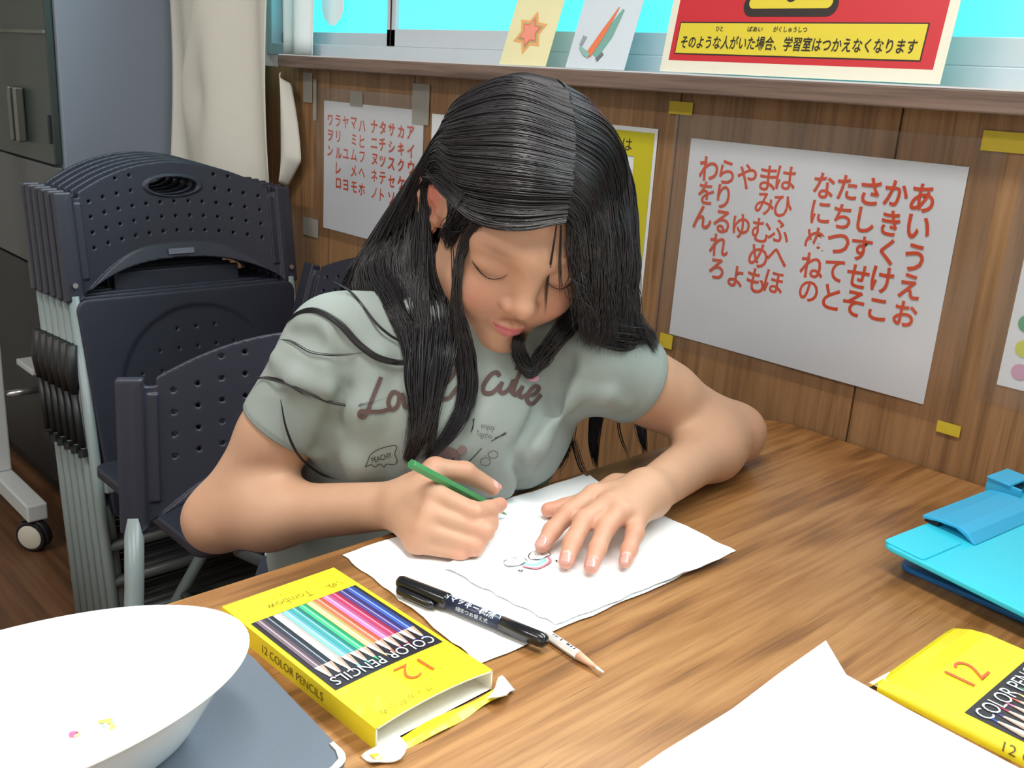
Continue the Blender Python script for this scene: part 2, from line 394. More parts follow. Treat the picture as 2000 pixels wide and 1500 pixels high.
# ------------------------------------------------------------------ sheets on the window wall
def sheet(x0, x1, z0, z1, y, m, name, label, cat, shear=0, grp=None, tilt=0):
    """tilt = rise of the right end (m)"""
    mb = MB(); nx = 12
    def f(u, v): return (x0+(x1-x0)*u, y+.0006*math.sin(u*7+v*3), z0+(z1-z0)*v+tilt*u)
    mb.grid(f, nx, 8); o = mb.build(name, m, solid=.0004); tag(o, label, cat, grp); return o
def char_block(parent, rows, cols_top, cols_bot, nrow, size, y, m, squeeze=.92):
    """cols_*: list of (char column string, (x,z) of its first row, (x,z) of its fifth row)"""
    mb = MB()
    for st, a, b in zip(rows, cols_top, cols_bot):
        for i, ch in enumerate(st):
            if ch == '　': continue
            t = i/(nrow-1); x = a[0]+(b[0]-a[0])*t+random.uniform(-.001, .001); z = a[2]+(b[2]-a[2])*t+random.uniform(-.0012, .0012)
            an = random.uniform(-.06, .06); s = size*random.uniform(.94, 1.06)
            letters(mb, ch, (x, y, z), (math.cos(an)*squeeze, 0, math.sin(an)), (-math.sin(an), 0, math.cos(an)), height=s, bold=.018)
    return mb.build('painted_characters', m, parent)
# katakana chart
S = sheet(-1.664, -1.357, .788, 1.029, WY-.0012, M_poster, 'katakana_chart', 'white chart of small red katakana characters taped to the left end of the panelling', 'chart')
rows = ['ワヲン', 'ラリルレロ', 'ヤ　ユ　ヨ', 'マミムメモ', 'ハヒフヘホ', 'ナニヌネノ', 'タチツテト', 'サシスセソ', 'カキクケコ', 'アイウエオ']
tops = [(647, 234), (662, 237), (677, 238), (693, 241), (709, 246), (733, 247), (749, 249), (767, 252), (785, 257), (804, 260)]
bots = [(647, 354), (663, 358), (677, 361), (693, 365), (709, 369), (733, 376), (748, 381), (766, 386), (785, 389), (804, 394)]
char_block(S, rows, [at_y(*p, WY) for p in tops], [at_y(*p, WY) for p in bots], 5, .026, WY-.0022, M_red, .86)
m = MB(); m.box((-1.70, WY-.0026, .77), (-1.352, WY-.0024, 1.052)); m.build('laminate', M_film, S)
for x0, x1, z0, z1 in ((-1.735, -1.703, 1.022, 1.077), (-1.70, -1.688, .99, 1.066), (-1.575, -1.535, 1.024, 1.05), (-1.388, -1.342, 1.006, 1.072), (-1.735, -1.68, .764, .80)):
    m = MB(); m.box((x0, WY-.0032, z0), (x1, WY-.0028, z1)); m.build('tape', M_tape, S)
# hiragana chart
S = sheet(-.798, -.438, .769, 1.030, WY-.0012, M_poster, 'hiragana_chart', 'large white chart of red brush hiragana characters beside the girl', 'chart')
rows = ['わをん', 'らりるれろ', 'や　ゆ　よ', 'まみむめも', 'はひふへほ', 'なにぬねの', 'たちつてと', 'さしすせそ', 'かきくけこ', 'あいうえお']
tops = [(1385, 329), (1421, 336), (1462, 344), (1501, 349), (1537, 350), (1612, 362), (1656, 368), (1703, 374), (1751, 380), (1805, 389)]
bots = [(1365, 514), (1401, 526), (1439, 540), (1478, 548), (1513, 552), (1580, 570), (1624, 582), (1668, 592), (1717, 603), (1771, 612)]
char_block(S, rows, [at_y(*p, WY) for p in tops], [at_y(*p, WY) for p in bots], 5, .0335, WY-.0022, M_red, .92)
m = MB(); m.box((-.826, WY-.0026, .752), (-.405, WY-.0024, 1.060)); m.build('laminate', M_film, S)
for x0, x1, z0, z1 in ((-.838, -.800, 1.058, 1.074), (-.418, -.392, .744, .757), (-.812, -.790, .748, .768)):
    m = MB(); m.box((x0, WY-.0032, z0), (x1, WY-.0028, z1)); m.build('tape', M_ytape, S)
# white sheet with green writing, half hidden by the hair
S = sheet(-1.335, -1.10, .80, 1.026, WY-.0012, M_poster, 'notice_sheet', 'white notice with small green writing between the katakana chart and the girl', 'poster')
mb = MB(); green = mat('green_ink', (70, 120, 84), .6)
for k, st in enumerate(('今ま', 'ま')):
    for i, ch in enumerate(st): letters(mb, ch, (-1.312+.021*i, WY-.0022, .994-.03*k), (1, 0, 0), (0, 0, 1), height=.017, bold=.02)
mb.build('green_writing', green, S)
# yellow-bordered poster behind the hair
S = sheet(-1.075, -.853, .789, 1.037, WY-.0012, M_poster, 'safety_poster', 'poster with a broad yellow border just behind the girl’s hair', 'poster')
yel = mat('yellow_print', (196, 186, 26), .55)
m = MB(); X0, X1, Z0, Z1 = -1.070, -.858, .793, 1.031
m.add([(X0, WY-.002, Z0), (X1, WY-.002, Z0), (X1, WY-.002, Z1), (X0, WY-.002, Z1), (X0+.026, WY-.002, Z0+.03), (X1-.032, WY-.002, Z0+.03), (X1-.032, WY-.002, Z1-.033), (X0+.026, WY-.002, Z1-.033)], [(0, 1, 5, 4), (1, 2, 6, 5), (2, 3, 7, 6), (3, 0, 4, 7)])
m.build('border', yel, S)
m = MB(); m.cur = 0
for i, ch in enumerate('には'): letters(m, ch, (-.928+.024*i, WY-.0024, 1.013), (1, 0, 0), (0, 0, 1), height=.02)
m.build('lettering', M_ink, S)
m = MB(); poly2d(m, circle(-.925, .925, .045, 32), (0, WY-.0023, 0), (1, 0, 0), (0, 0, 1)); m.cur = 1; poly2d(m, [(-.99, .845), (-.892, .845), (-.892, .87), (-.99, .87)], (0, WY-.0022, 0), (1, 0, 0), (0, 0, 1)); m.cur = 2; poly2d(m, [(-.99, .83), (-.885, .83), (-.885, .84), (-.99, .84)], (0, WY-.0022, 0), (1, 0, 0), (0, 0, 1))
m.build('printed_marks', [M_red, yel, mat('grey_blue_print', (140, 146, 170), .6)], S)
# dotted sheet at the right edge
S = sheet(-.366, -.10, .812, 1.05, WY-.0012, M_poster, 'dotted_poster', 'white poster with green, yellow and pink dots at the right edge above the clipboard', 'poster')
m = MB()
for k, (px, py, rr) in enumerate(((2008, 632, .009), (2002, 681, .009), (1993, 726, .0085))):
    p = at_y(px, py, WY); m.cur = k
    for j in range(4): poly2d(m, circle(p[0]+.034*j, p[2], rr, 24), (0, WY-.0022, 0), (1, 0, 0), (0, 0, 1))
m.build('coloured_dots', [mat('green_dot', (84, 160, 116), .6), mat('yellow_dot', (204, 206, 84), .6), mat('pink_dot', (208, 160, 186), .6)], S)
m = MB(); m.box((-.385, WY-.0026, .79), (-.08, WY-.0024, 1.07)); m.build('laminate', M_film, S)
m = MB(); m.box((-.430, WY-.0032, 1.048), (-.37, WY-.0028, 1.068)); m.build('tape', M_ytape, S)
# ------------------------------------------------------------------ on the sill
def card(bl, br, tl, lean_from, lean_to, m, name, label, cat):
    a, b, c = [np.array(q, float) for q in (bl, br, tl)]; u = b-a; hgt = c-a
    mb = MB(); mb.grid(lambda s, t: a+u*s+hgt*t, 4, 4); o = mb.build(name, m, solid=.0005); tag(o, label, cat)
    return o, a, u/np.linalg.norm(u), hgt/np.linalg.norm(hgt), np.linalg.norm(u), np.linalg.norm(hgt)
def off(o, r, up, d=.0007): return o-np.cross(r, up)*-d if False else o+np.cross(r, up)*d
blur = .6
# drawing of a star
a = np.array((-1.137, 1.030, 1.1085)); b = np.array((-1.037, 1.028, 1.1085)); c = a+np.array((-.016, .060, .140))
o, A, U, H, wl, hl = card(a, b, c, 0, 0, mat('cream_card', (232, 224, 178), .7, noise=.06, nscale=14), 'star_drawing', 'cream card with an orange and pink star drawing leaning in the window', 'drawing')
def star(cx, cy, r, n=6, q=.6, ph=.4): return [(cx+(r if i % 2 == 0 else r*q)*math.cos(ph+math.pi*i/n), cy+(r if i % 2 == 0 else r*q)*math.sin(ph+math.pi*i/n)) for i in range(2*n)]
m = MB()
for k, r in enumerate((.034, .026, .0225, .019)):
    m.cur = k; poly2d(m, star(.048, .050, r), A-np.cross(U, H)*-(.0009+.0003*k), U, H)
m.build('star', [mat('orange_crayon', (236, 170, 110), .8), mat('green_crayon', (160, 180, 130), .8), mat('coral_crayon', (226, 120, 92), .8), mat('pink_crayon', (238, 150, 130), .8)], o)
# drawing of a pencil-like rocket
a = np.array((-.999, 1.029, 1.1085)); b = np.array((-.890, 1.027, 1.1085)); c = a+np.array((-.016, .060, .140))
o, A, U, H, wl, hl = card(a, b, c, 0, 0, mat('pale_blue_card', (206, 216, 226), .7, noise=.05, nscale=14), 'rocket_drawing', 'pale blue card with a red and green slanting crayon drawing leaning in the window', 'drawing')
m = MB(); nrm = np.cross(U, H)
for k, (pts, wd) in enumerate((([(.048, .018), (.064, .050), (.079, .085)], [.016, .019, .004]), ([(.037, .018), (.054, .052), (.070, .088)], [.012, .010, .002]), ([(.018, .032), (.022, .046)], [.006, .008]), ([(.055, .012), (.064, .022)], [.006, .005]), ([(.018, .03), (.03, .022), (.04, .017)], [.004, .008, .006]))):
    m.cur = k; ribbon(m, spline(pts, 6) if len(pts) > 2 else pts, np.interp(np.linspace(0, 1, len(spline(pts, 6)) if len(pts) > 2 else len(pts)), np.linspace(0, 1, len(wd)), wd), A+nrm*(.0009+.0003*k), U, H)
m.build('crayon_marks', [mat('green_crayon_soft', (120, 168, 158), .8), mat('orange_red_crayon', (228, 122, 84), .8), mat('grey_crayon', (150, 156, 166), .8), mat('grey_dark_crayon', (110, 120, 122), .8), mat('teal_crayon', (140, 180, 172), .8)], o)
# warning sign
zt = 1.33
a = np.array((-.833, 1.030, 1.1095)); U = np.array((.935, 0, 0.0)); H = np.array((0, .16, 1.0)); H /= np.linalg.norm(H); wd = .389
mb = MB(); mb.add([a, a+U*wd, a+U*wd+H*.27, a+H*.27], [(0, 1, 2, 3)]); sg = mb.build('warning_sign', mat('sign_white', (232, 230, 214), .45), solid=.0008)
tag(sg, 'red and yellow warning notice with black writing standing on the window sill', 'sign')
nrm = np.cross(U, H)
def L(q, k): return q+nrm*(.0006+.0003*k)
m = MB(); x0, x1 = .010, .379
m.cur = 1; poly2d(m, [(x0, .0125), (x1, .0125), (x1, .26), (x0, .26)], L(a, 0), U, H)
m.cur = 0; poly2d(m, [(x0+.0015, .014), (x1-.0015, .014), (x1-.0015, .2585), (x0+.0015, .2585)], L(a, 1), U, H)
m.cur = 1; poly2d(m, [(.0195, .0215), (.3615, .0215), (.3615, .0605), (.0195, .0605)], L(a, 2), U, H)
m.cur = 2; poly2d(m, [(.021, .023), (.360, .023), (.360, .059), (.021, .059)], L(a, 3), U, H)
def rtri(cx, cy, w_, h_, r):
    out = []
    for (vx, vy), a0 in (((cx-w_/2+r*1.7, cy+r), 150), ((cx+w_/2-r*1.7, cy+r), 270), ((cx, cy+h_-2*r), 30)):
        for j in range(7): an = math.radians(a0+120*j/6); out.append((vx+r*math.cos(an), vy+r*math.sin(an)))
    return out
m.cur = 1; poly2d(m, rtri(.180, .0665, .150, .140, .013), L(a, 2), U, H)
m.cur = 2; poly2d(m, rtri(.180, .0755, .126, .116, .007), L(a, 3), U, H)
m.cur = 1; poly2d(m, circle(.181, .091, .0085, 20, .0085), L(a, 4), U, H); poly2d(m, [(.176, .108), (.186, .108), (.192, .165), (.170, .165)], L(a, 4), U, H)
m.build('sign_print', [mat('sign_red', (200, 44, 54), .4), mat('sign_black', (44, 34, 34), .5), mat('sign_yellow', (222, 204, 60), .4)], sg)
m = MB()
letters(m, 'そのような人がいた場合、学習室はつかえなくなります', L(a+U*.1905+H*.0365, 5), U, H, height=.0165, width=.326, bold=.012)
for tx, x, wd2 in (('ひと', .085, .011), ('ばあい', .139, .022), ('がくしゅうしつ', .189, .047)): letters(m, tx, L(a+U*x+H*.0525, 5), U, H, height=.0068, width=wd2, bold=.01)
m.build('sign_lettering', M_ink, sg)
# white paper cut-out stuck on the left pane
m = MB(); pts = [(-.04, .09)]+[(x, .012*math.sin(i*math.pi/1.0)*0+.004+.03*((x)/.04)**2-.004*(i % 2)) for i, x in enumerate(np.linspace(-.038, .038, 9))]+[(.04, .09)]
poly2d(m, pts, (-1.752, 1.1395, 1.166), (1, 0, 0), (0, 0, 1)); o = m.build('paper_cutout', M_white, solid=.0006); tag(o, 'white scalloped paper cut-out stuck on the left window pane', 'decoration')
# ------------------------------------------------------------------ curtain at the left end of the window
M_curtain = mat('cream_curtain_cloth', (216, 214, 206), .85, noise=.03, nscale=30, bump=.15, bscale=900)
cu = MB()
def cur(u, v):
    x = -2.235+.475*u; z = .80+.95*v
    y = 1.012+.020*math.sin(u*9.5+.6*math.sin(v*5))+.013*math.sin(u*17+v*4)*(.4+.6*v)-.010*math.exp(-((u-.55-.25*(v-.35))/.12)**2)+.008*math.exp(-(((u-.42)/.1)**2+((v-.22)/.06)**2))
    y -= .022*math.exp(-(((u-.35-.9*(v-.3))/.07)**2))*math.exp(-((v-.28)/.16)**2)
    return (x, y, z)
cu.grid(cur, 90, 90); cur_o = cu.build('curtain', M_curtain, smooth=True, solid=.0015); tag(cur_o, 'cream cloth curtain gathered at the left end of the window', 'curtain')
fl = MB()
def flap(u, v):
    z = 1.075-.20*v; wdt = .012+.036*math.sin(min(v*1.25, 1)*math.pi/2) if v < .72 else .048*(1-(v-.72)/.28*1.05)
    return (-1.762+wdt*u, 1.028+.018*u-.012*math.sin(u*3.1), z-.02*u)
fl.grid(flap, 12, 30); fl.build('folded_edge', M_curtain, cur_o, smooth=True, solid=.0015)
ln = MB(); ln.grid(lambda u, v: (-1.83+.085*u-.012*max(0, .35-v)*u*3, 1.075+.02*u+.006*math.sin(u*9), 1.11+.7*v), 20, 20)
ln.build('lining', mat('white_lining', (245, 246, 248), .9), cur_o, smooth=True, solid=.001)
# ------------------------------------------------------------------ desk
TZ = .70
desk = empty('desk', (0, 0, 0), 'long desk with a brown wood-grain top against the panelled window wall', 'desk')
def rrect(x0, y0, x1, y1, r, n=8):
    o = []
    for cx, cy, a in ((x1-r, y0+r, -90), (x1-r, y1-r, 0), (x0+r, y1-r, 90), (x0+r, y0+r, 180)):
        for j in range(n+1): t = math.radians(a+90*j/n); o.append((cx+r*math.cos(t), cy+r*math.sin(t)))
    return o
m = MB(); m.prism(rrect(-.634, -.55, 1.15, 1.062, .045), TZ-.028, TZ); m.build('desk_top', M_table, desk, bevel=.002)
M_band = mat('dark_edge_band', (70, 44, 28), .4)
m = MB(); m.prism(rrect(-.6355, -.5515, 1.1515, 1.0635, .0465), TZ-.026, TZ-.004); m.build('edge_band', M_band, desk)
M_grey = mat('pale_grey_paint', (186, 194, 194), .4, noise=.03)
for x in (-.45, 1.05):
    for y in (-.45, .98):
        m = MB(); m.tube([(x, y, 0), (x, y, TZ-.03)], .016, 12); m.build('leg', M_grey, desk, smooth=True)
# ------------------------------------------------------------------ folding chairs
M_navy = mat('navy_plastic', (42, 43, 56), .42, noise=.04, nscale=30, bump=.08, bscale=900)
M_navyseat = mat('navy_seat_plastic', (36, 39, 53), .5, bump=.08, bscale=900)
M_tube = mat('grey_green_enamelled_steel', (126, 138, 139), .35)
M_tubedark = mat('dark_grey_steel', (72, 76, 76), .4)
M_cap = mat('black_plastic', (22, 24, 28), .45)
M_screw = mat('bare_steel', (190, 190, 190), .3, metal=.9)
def backrest_mesh():
    def f(P):
        x, u, z = P[:, 0], P[:, 1], P[:, 2]; au = np.abs(u)
        top = .057-.057*(au/.186)**2; bot = -.115-.052*(au/.19)**2.4
        d2 = np.maximum(np.maximum(z-top, bot-z), au-.198)*.9
        xc = -.030*(1-(u/.2)**2)
        d = np.maximum(d2, np.abs(x-xc)-.0045)
        # flared lower lip
        lip = np.maximum(np.maximum(bot-z, z-(bot+.030*(1-(au/.18)**2))), np.abs(x-(xc+.007*np.clip((bot+.03-z)/.03, 0, 1)))-.004)
        d = np.minimum(d, lip*.8)
        # hand hole with a raised rim
        e = (np.sqrt((u/.047)**2+((z-.013)/.0165)**2)-1)*.0165
        d = np.minimum(d, np.maximum(np.abs(e)-.0028, np.abs(x-xc)-.0072))
        d = np.maximum(d, -(e+.0005))
        # side sleeves with the stepped shoulder
        q = np.stack([np.abs(x+.002)-.0065, np.abs(au-.205)-.012, np.abs(z+.085)-.088], 1)
        s = np.linalg.norm(np.maximum(q, 0), axis=1)+np.minimum(q.max(1), 0)-.003
        d = smin(d, s, .006)
        q = np.stack([np.abs(x+.004)-.006, np.abs(au-.186)-.011, z-(-.012)], 1)
        d = np.minimum(d, np.maximum(q.max(1), -.14-z))
        q = np.stack([x-.02, np.abs(au-.1835)-.0065, -.004-z], 1); d = np.maximum(d, -q.max(1))
        return d
    pr = [Pr(f, (0, 0, -.05), .26)]
    for i in range(-7, 8):
        for j in range(5):
            u = (i+.0)*.0265; z = .038-.026*j-.030*(u/.186)**2
            if abs(i) <= 2 and j <= 1 or abs(u) > .178: continue
            if z < -.100-.05*(abs(u)/.19)**2.4 or z > .05-.06*(abs(u)/.186)**2: continue
            xc = -.030*(1-(u/.2)**2)
            pr.append(cone((xc-.001, u, z), (xc+.02, u, z), .0026, .0026, .0008, 's'))
    V, Q = surface(pr, (-.06, -.235, -.19), (.03, .235, .075), .0017); return fast_mesh('backrest', relax(V, Q, 1, .3), Q)
ME_back = backrest_mesh()
def seat_mesh():
    def f(P):
        x, u, z = P[:, 0], P[:, 1], P[:, 2]
        q = np.stack([np.abs(x)-.175, np.abs(u)-(.188-.02*(x+.19)/.38)], 1); d2 = np.linalg.norm(np.maximum(q, 0), axis=1)+np.minimum(q.max(1), 0)-.02
        rc = np.sqrt((x+.02)**2+u*u)-.150
        top = .010-.003*np.clip(-rc/.006, 0, 1)
        d = np.maximum(d2, np.maximum(z-top, -.008-z)); return d*.9
    pr = [Pr(f, (0, 0, 0), .29)]
    for a in range(-3, 4):
        for b in range(-3, 4):
            if a*a+b*b <= 11: pr.append(cone((a*.036-.02, b*.036, .0), (a*.036-.02, b*.036, .03), .0022, .0022, .001, 's'))
    V, Q = surface(pr, (-.21, -.225, -.02), (.21, .225, .02), .0026); return fast_mesh('seat', relax(V, Q, 1, .3), Q)
ME_seat = seat_mesh()
for me in (ME_back,): me.materials.append(M_navy)
ME_seat.materials.append(M_navyseat)
def mesh_of(mb, mt, smooth=True):
    o = mb.build('tmp', mt, None, smooth); me = o.data; bpy.data.objects.remove(o); return me
def part(name, me, parent, loc=(0, 0, 0), rot=(0, 0, 0)):
    o = bpy.data.objects.new(name, me); COL.objects.link(o); o.parent = parent; o.location = loc; o.rotation_euler = rot; return o
def tubepart(name, pts, r, mt, parent, n=12):
    m = MB(); m.tube(pts, r, n); o = m.build(name, mt, parent, smooth=True); return o
def name_plate(parent, x, z):
    m = MB(); m.box((x, -.024, z-.005), (x+.0015, .024, z+.005)); p = m.build('name_plate', mat('grey_plate', (112, 116, 130), .4), parent)
def folded_chair(name, label, group_):
    """origin on the floor under the back; front towards +x"""
    t = empty(name, (0, 0, 0), label, 'chair', group_)
    b = part('backrest', ME_back, t, (0, 0, .866)); name_plate(b, -.0185, -.103)
    for s in (-1, 1):
        tubepart('post', [(0, .205*s, .70), (-.002, .205*s, .30), (-.004, .203*s, .012)], .0098, M_tube, t)
        tubepart('rear_leg', [(-.018, .186*s, .64), (-.020, .186*s, .25), (-.016, .186*s, .012)], .009, M_tube, t)
        m = MB(); m.tube([(.0, .219*s, .62), (-.010, .221*s, .57), (-.012, .221*s, .535)], [.010, .012, .007], 10); m.tube([(-.012, .221*s, .535), (-.008, .220*s, .44)], .006, 8); m.build('hinge_arm', M_cap, t, smooth=True)
        m = MB(); m.tube([(-.008, .2205*s, .436), (-.008, .2205*s, .424)], .0085, 10); m.build('arm_stop', M_cap, t)
        m = MB(); m.box((-.012, .190*s-.008, .355), (.014, .190*s+.008, .40)); m.build('clamp', M_tube, t, bevel=.003)
        m = MB(); m.tube([(-.004, .203*s, 0), (-.004, .203*s, .03)], .0135, 12); m.build('foot_cap', M_cap, t)
        m = MB(); m.tube([(.0125, .205*s, .866-.148), (.0145, .205*s, .866-.148)], .0045, 12); m.build('screw', M_screw, t)
    part('seat', ME_seat, t, (.003, 0, .498), (0, math.radians(90), 0))
    m = MB(); m.box((-.044, -.12, .655), (-.038, .12, .733)); m.build('gap_shade_panel', M_navyseat, t, bevel=.003)  # added dark panel, stands in for the shade in the gap below the backrest
    for z, r in ((.255, .010), (.19, .010), (.12, .010)):
        tubepart('crossbar', [(-.004, -.2, z), (-.004, .2, z)], r, M_tubedark, t)
    return t
stack = []
n_ = ('front', 'second', 'third', 'fourth', 'fifth', 'rearmost')
for k in range(6):
    lb = 'folded navy plastic chair, '+('frontmost of the stack under the curtain' if k == 0 else ('rearmost of the stack under the curtain' if k == 5 else n_[k]+' from the front in the stack under the curtain'))
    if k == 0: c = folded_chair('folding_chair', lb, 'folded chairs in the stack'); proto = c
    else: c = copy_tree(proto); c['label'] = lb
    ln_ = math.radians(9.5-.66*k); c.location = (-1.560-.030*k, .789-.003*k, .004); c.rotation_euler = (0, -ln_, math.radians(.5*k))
    stack.append(c)
def open_chair(label, lean=7):
    t = empty('folding_chair', (0, 0, 0), label, 'chair')
    b = part('backrest', ME_back, t, (-.030, 0, .733), (0, math.radians(-lean), 0)); name_plate(b, -.0185, -.103)
    for s in (-1, 1):
        tubepart('front_leg', [(-.012, .205*s, .575), (.015, .205*s, .50), (.06, .205*s, .42), (.335, .203*s, .012)], .011, M_tube, t)
        tubepart('rear_leg', [(.33, .180*s, .415), (.10, .180*s, .24), (-.100, .180*s, .012)], .010, M_tubedark, t)
        for x in (.337, -.102):
            yy = .203*s if x > 0 else .180*s
            m = MB(); m.tube([(x, yy, 0), (x-.006*(1 if x > 0 else -1), yy, .03)], .0135, 12); m.build('foot_cap', M_cap, t)
    part('seat', ME_seat, t, (.20, 0, .428))
    for x, z in ((.245, .145), (-.06, .095)): tubepart('crossbar', [(x, -.19, z), (x, .19, z)], .009, M_tubedark, t)
    return t
gch = open_chair('open navy plastic folding chair the girl sits on'); gch.location = (-.929, .585, 0); gch.rotation_euler = (0, 0, math.radians(-30))
och = open_chair('open navy plastic folding chair against the panelled wall behind the girl', 16); och.location = (-1.365, .948, 0); och.rotation_euler = (0, 0, math.radians(-90))
# patterned bag on the girl's chair
bag = empty('cloth_bag', (-.893, .523, .439), 'small white and pink patterned cloth bag on the chair seat behind the girl', 'bag')
M_bagw = mat('white_print_cotton', (232, 228, 240), .85); M_bagp = mat('pink_print_cotton', (236, 74, 128), .85); M_line = mat('thin_black_print', (40, 40, 48), .85)
bag.rotation_euler = (0, 0, math.radians(45))
V, Q = surface([rbox((0, 0, .105), (.022, .014, .105), .012)], (-.1, -.05, -.02), (.1, .05, .23), .006); obj('bag_body', fast_mesh('bag', V, Q), M_bagw, bag)
m = MB(); m.prism(rrect(-.0235, -.0155, .0235, .0155, .013), .180, .203); m.build('bag_trim', M_bagp, bag, bevel=.004)
m = MB()
for k in range(4): x = -.020+.010*k; m.tube([(x, -.0143, .02), (x+.006, -.0143, .17)], .0008, 5)
m.build('printed_lines', M_line, bag)
# ------------------------------------------------------------------ left: steel cabinet and whiteboard stand
M_cab = mat('blue_grey_steel', (128, 138, 154), .42, noise=.03, nscale=6); M_cabd = mat('dark_green_grey_door', (52, 62, 60), .3, spec=.5); M_cabl = mat('dark_grey_door', (92, 95, 96), .5)
cab = empty('steel_cabinet', (-2.62, .94, 0), 'tall blue grey steel cabinet with dark doors left of the curtain', 'cabinet')
def lb(mb, lo, hi, c=(-2.62, .94, 0)): mb.box([lo[i]-c[i] for i in range(3)], [hi[i]-c[i] for i in range(3)]); return mb
lb(MB(), (-2.95, .785, .05), (-2.25, 1.062, 1.95)).build('body', M_cab, cab, bevel=.004)
lb(MB(), (-2.94, .792, 0), (-2.258, 1.055, .05)).build('plinth', M_cap, cab)
up = lb(MB(), (-2.94, .767, .85), (-2.26, .784, 1.93)).build('upper_door', M_cabd, cab, bevel=.003)
lb(MB(), (-2.94, .760, 1.12), (-2.26, .7665, 1.127)).build('shelf_line', mat('shelf_edge', (104, 108, 100), .5), up)
lb(MB(), (-2.27, .761, .895), (-2.262, .7665, .955)).build('lock_strip', M_cap, up)
for x in (-2.435, -2.475): 
    m = lb(MB(), (x, .745, .885), (x+.014, .766, 1.005)); m.build('handle', mat('dull_nickel', (120, 122, 116), .35, metal=.6), up, bevel=.004)
lb(MB(), (-2.94, .767, .60), (-2.26, .784, .845)).build('drawer', M_cabl, cab, bevel=.003)
lb(MB(), (-2.94, .767, .055), (-2.26, .784, .595)).build('lower_door', mat('charcoal_door', (38, 40, 42), .5), cab, bevel=.003)
M_stand = mat('white_grey_enamel', (196, 200, 202), .35)
st = empty('whiteboard_stand', (-2.40, .64, 0), 'pale grey wheeled whiteboard stand at the far left edge', 'stand')
def ls(mb, lo, hi): return lb(mb, lo, hi, (-2.40, .64, 0))
ls(MB(), (-2.428, .622, .118), (-2.392, .662, 1.2)).build('post', M_stand, st, bevel=.004)
ls(MB(), (-2.66, .620, .078), (-2.160, .664, .118)).build('foot', M_stand, st, bevel=.004)
m = MB(); m.tube([(-2.405+2.4, .66-.64, .305), (-2.405+2.4, .755-.64, .305)], .008, 10); m.build('cross_rod', M_screw, st, smooth=True)
ls(MB(), (-2.42, .700, .37), (-2.31, .755, .385)).build('tray_end', M_stand, st, bevel=.003)
for x in (-2.195, -2.60):
    ca = MB(); ca.lathe([(.010, -.014), (.034, -.014), (.037, -.009), (.037, .009), (.034, .014), (.010, .014)], 28, (0, 0, 0), 1); o = ca.build('caster', M_cap, st); smooth_by_angle(o); o.location = (x+2.40+.012, -.004, .0372); o.rotation_euler = (0, 0, math.radians(38))
    m = MB(); m.lathe([(.0, -.0185), (.024, -.0185), (.028, -.016), (.028, -.0138)], 28, (0, 0, 0), 1); w_ = m.build('wheel_disc', mat('cream_plastic', (198, 194, 180), .5), o); smooth_by_angle(w_)
    m = MB(); m.lathe([(.036, -.011), (.040, -.010), (.0405, 0), (.040, .010), (.036, .011)], 28, (0, 0, 0), 1)
    f_ = [(0.0395*math.cos(t), 0, .0395*math.sin(t)) for t in np.linspace(math.radians(-25), math.radians(130), 12)]; m = MB(); m.tube(f_, [.004]+[.011]*10+[.006], 8, flat=.35, up=(0, 0, 1)); m.tube([(-.004, 0, .036), (-.012, 0, .052)], .009, 10); m.build('caster_fork', M_cap, o, smooth=True)
# ------------------------------------------------------------------ papers on the desk
def paper(name, label, cat, quad_, z, m, amp=.0012, lift=None, nu=24, nv=24, jag=0):
    a, b, c, d = [np.array(q, float) for q in quad_]
    rnd = np.random.RandomState(len(label)); ph = rnd.rand(4)*6
    def f(u, v):
        e = [jag*math.sin(9*u+ph[0]+3*math.sin(14*u)), jag*math.sin(8*v+ph[1]+2*math.sin(17*v))]
        p = a*(1-u)*(1-v)+b*u*(1-v)+c*u*v+d*(1-u)*v
        zz = z+amp*(1+math.sin(4*u+ph[2])*math.sin(3.2*v+ph[3]))*.5+(lift(u, v) if lift else 0)
        k = np.array((p[0]+e[1]*(u-.5)*2, p[1]+e[0]*(v-.5)*2)); return (k[0], k[1], zz)
    mb = MB(); mb.grid(f, nu, nv); o = mb.build(name, m, solid=.0004); tag(o, label, cat); return o, f
lowp, _ = paper('drawing_paper', 'lower white sheet of paper sticking out from under the drawing beside the marker', 'paper', [(-.622, .418), (-.430, .404), (-.425, .70), (-.626, .716)], TZ+.0008, M_white, .0008, jag=.0012)
drw, df = paper('drawing_paper', 'upper white sheet with the rainbow drawing under the girl’s hands', 'paper', [tuple(at_z(868, 1117, TZ)[:2]), tuple(at_z(1084, 1226, TZ)[:2]), tuple(at_z(1424, 1090, TZ+.003)[:2]), (-.618, .716)], TZ+.0032, M_white, .0008, lambda u, v: .0035*max(0, u-.75)*4*max(0, v-.55)*2.2, jag=.0014)
# the little rainbow with two clouds
m = MB(); dz = TZ+.0032+.0018
def dp(px, py): return at_z(px, py, dz)
def crop(cx, cy): return (960+cx/12.5, 1060+cy/12.5)
def stroke(pts, w_, k, closed=False):
    P = [at_z(*crop(*p), dz+.00004*k)[:2] for p in pts]; P = spline(P, 6, closed); m.cur = k
    ribbon(m, P, w_, (0, 0, dz+.00004*k), (1, 0, 0), (0, 1, 0), closed)
arc = lambda a: [(820-60*a, 500+70*a), (950, 545+62*a), (1120, 530+90*a), (1240+60*a, 470+80*a), (1260+180*a, 420+20*a), (1215+150*a, 395-60*a)]
stroke(arc(.95), .0026, 2); stroke(arc(.62), .0016, 3); stroke(arc(.38), .0012, 4); stroke(arc(.0), .0045, 1)
stroke(arc(1.12), .0005, 0); stroke(arc(.75), .0004, 0); stroke(arc(.5), .0004, 0)
m.cur = 5
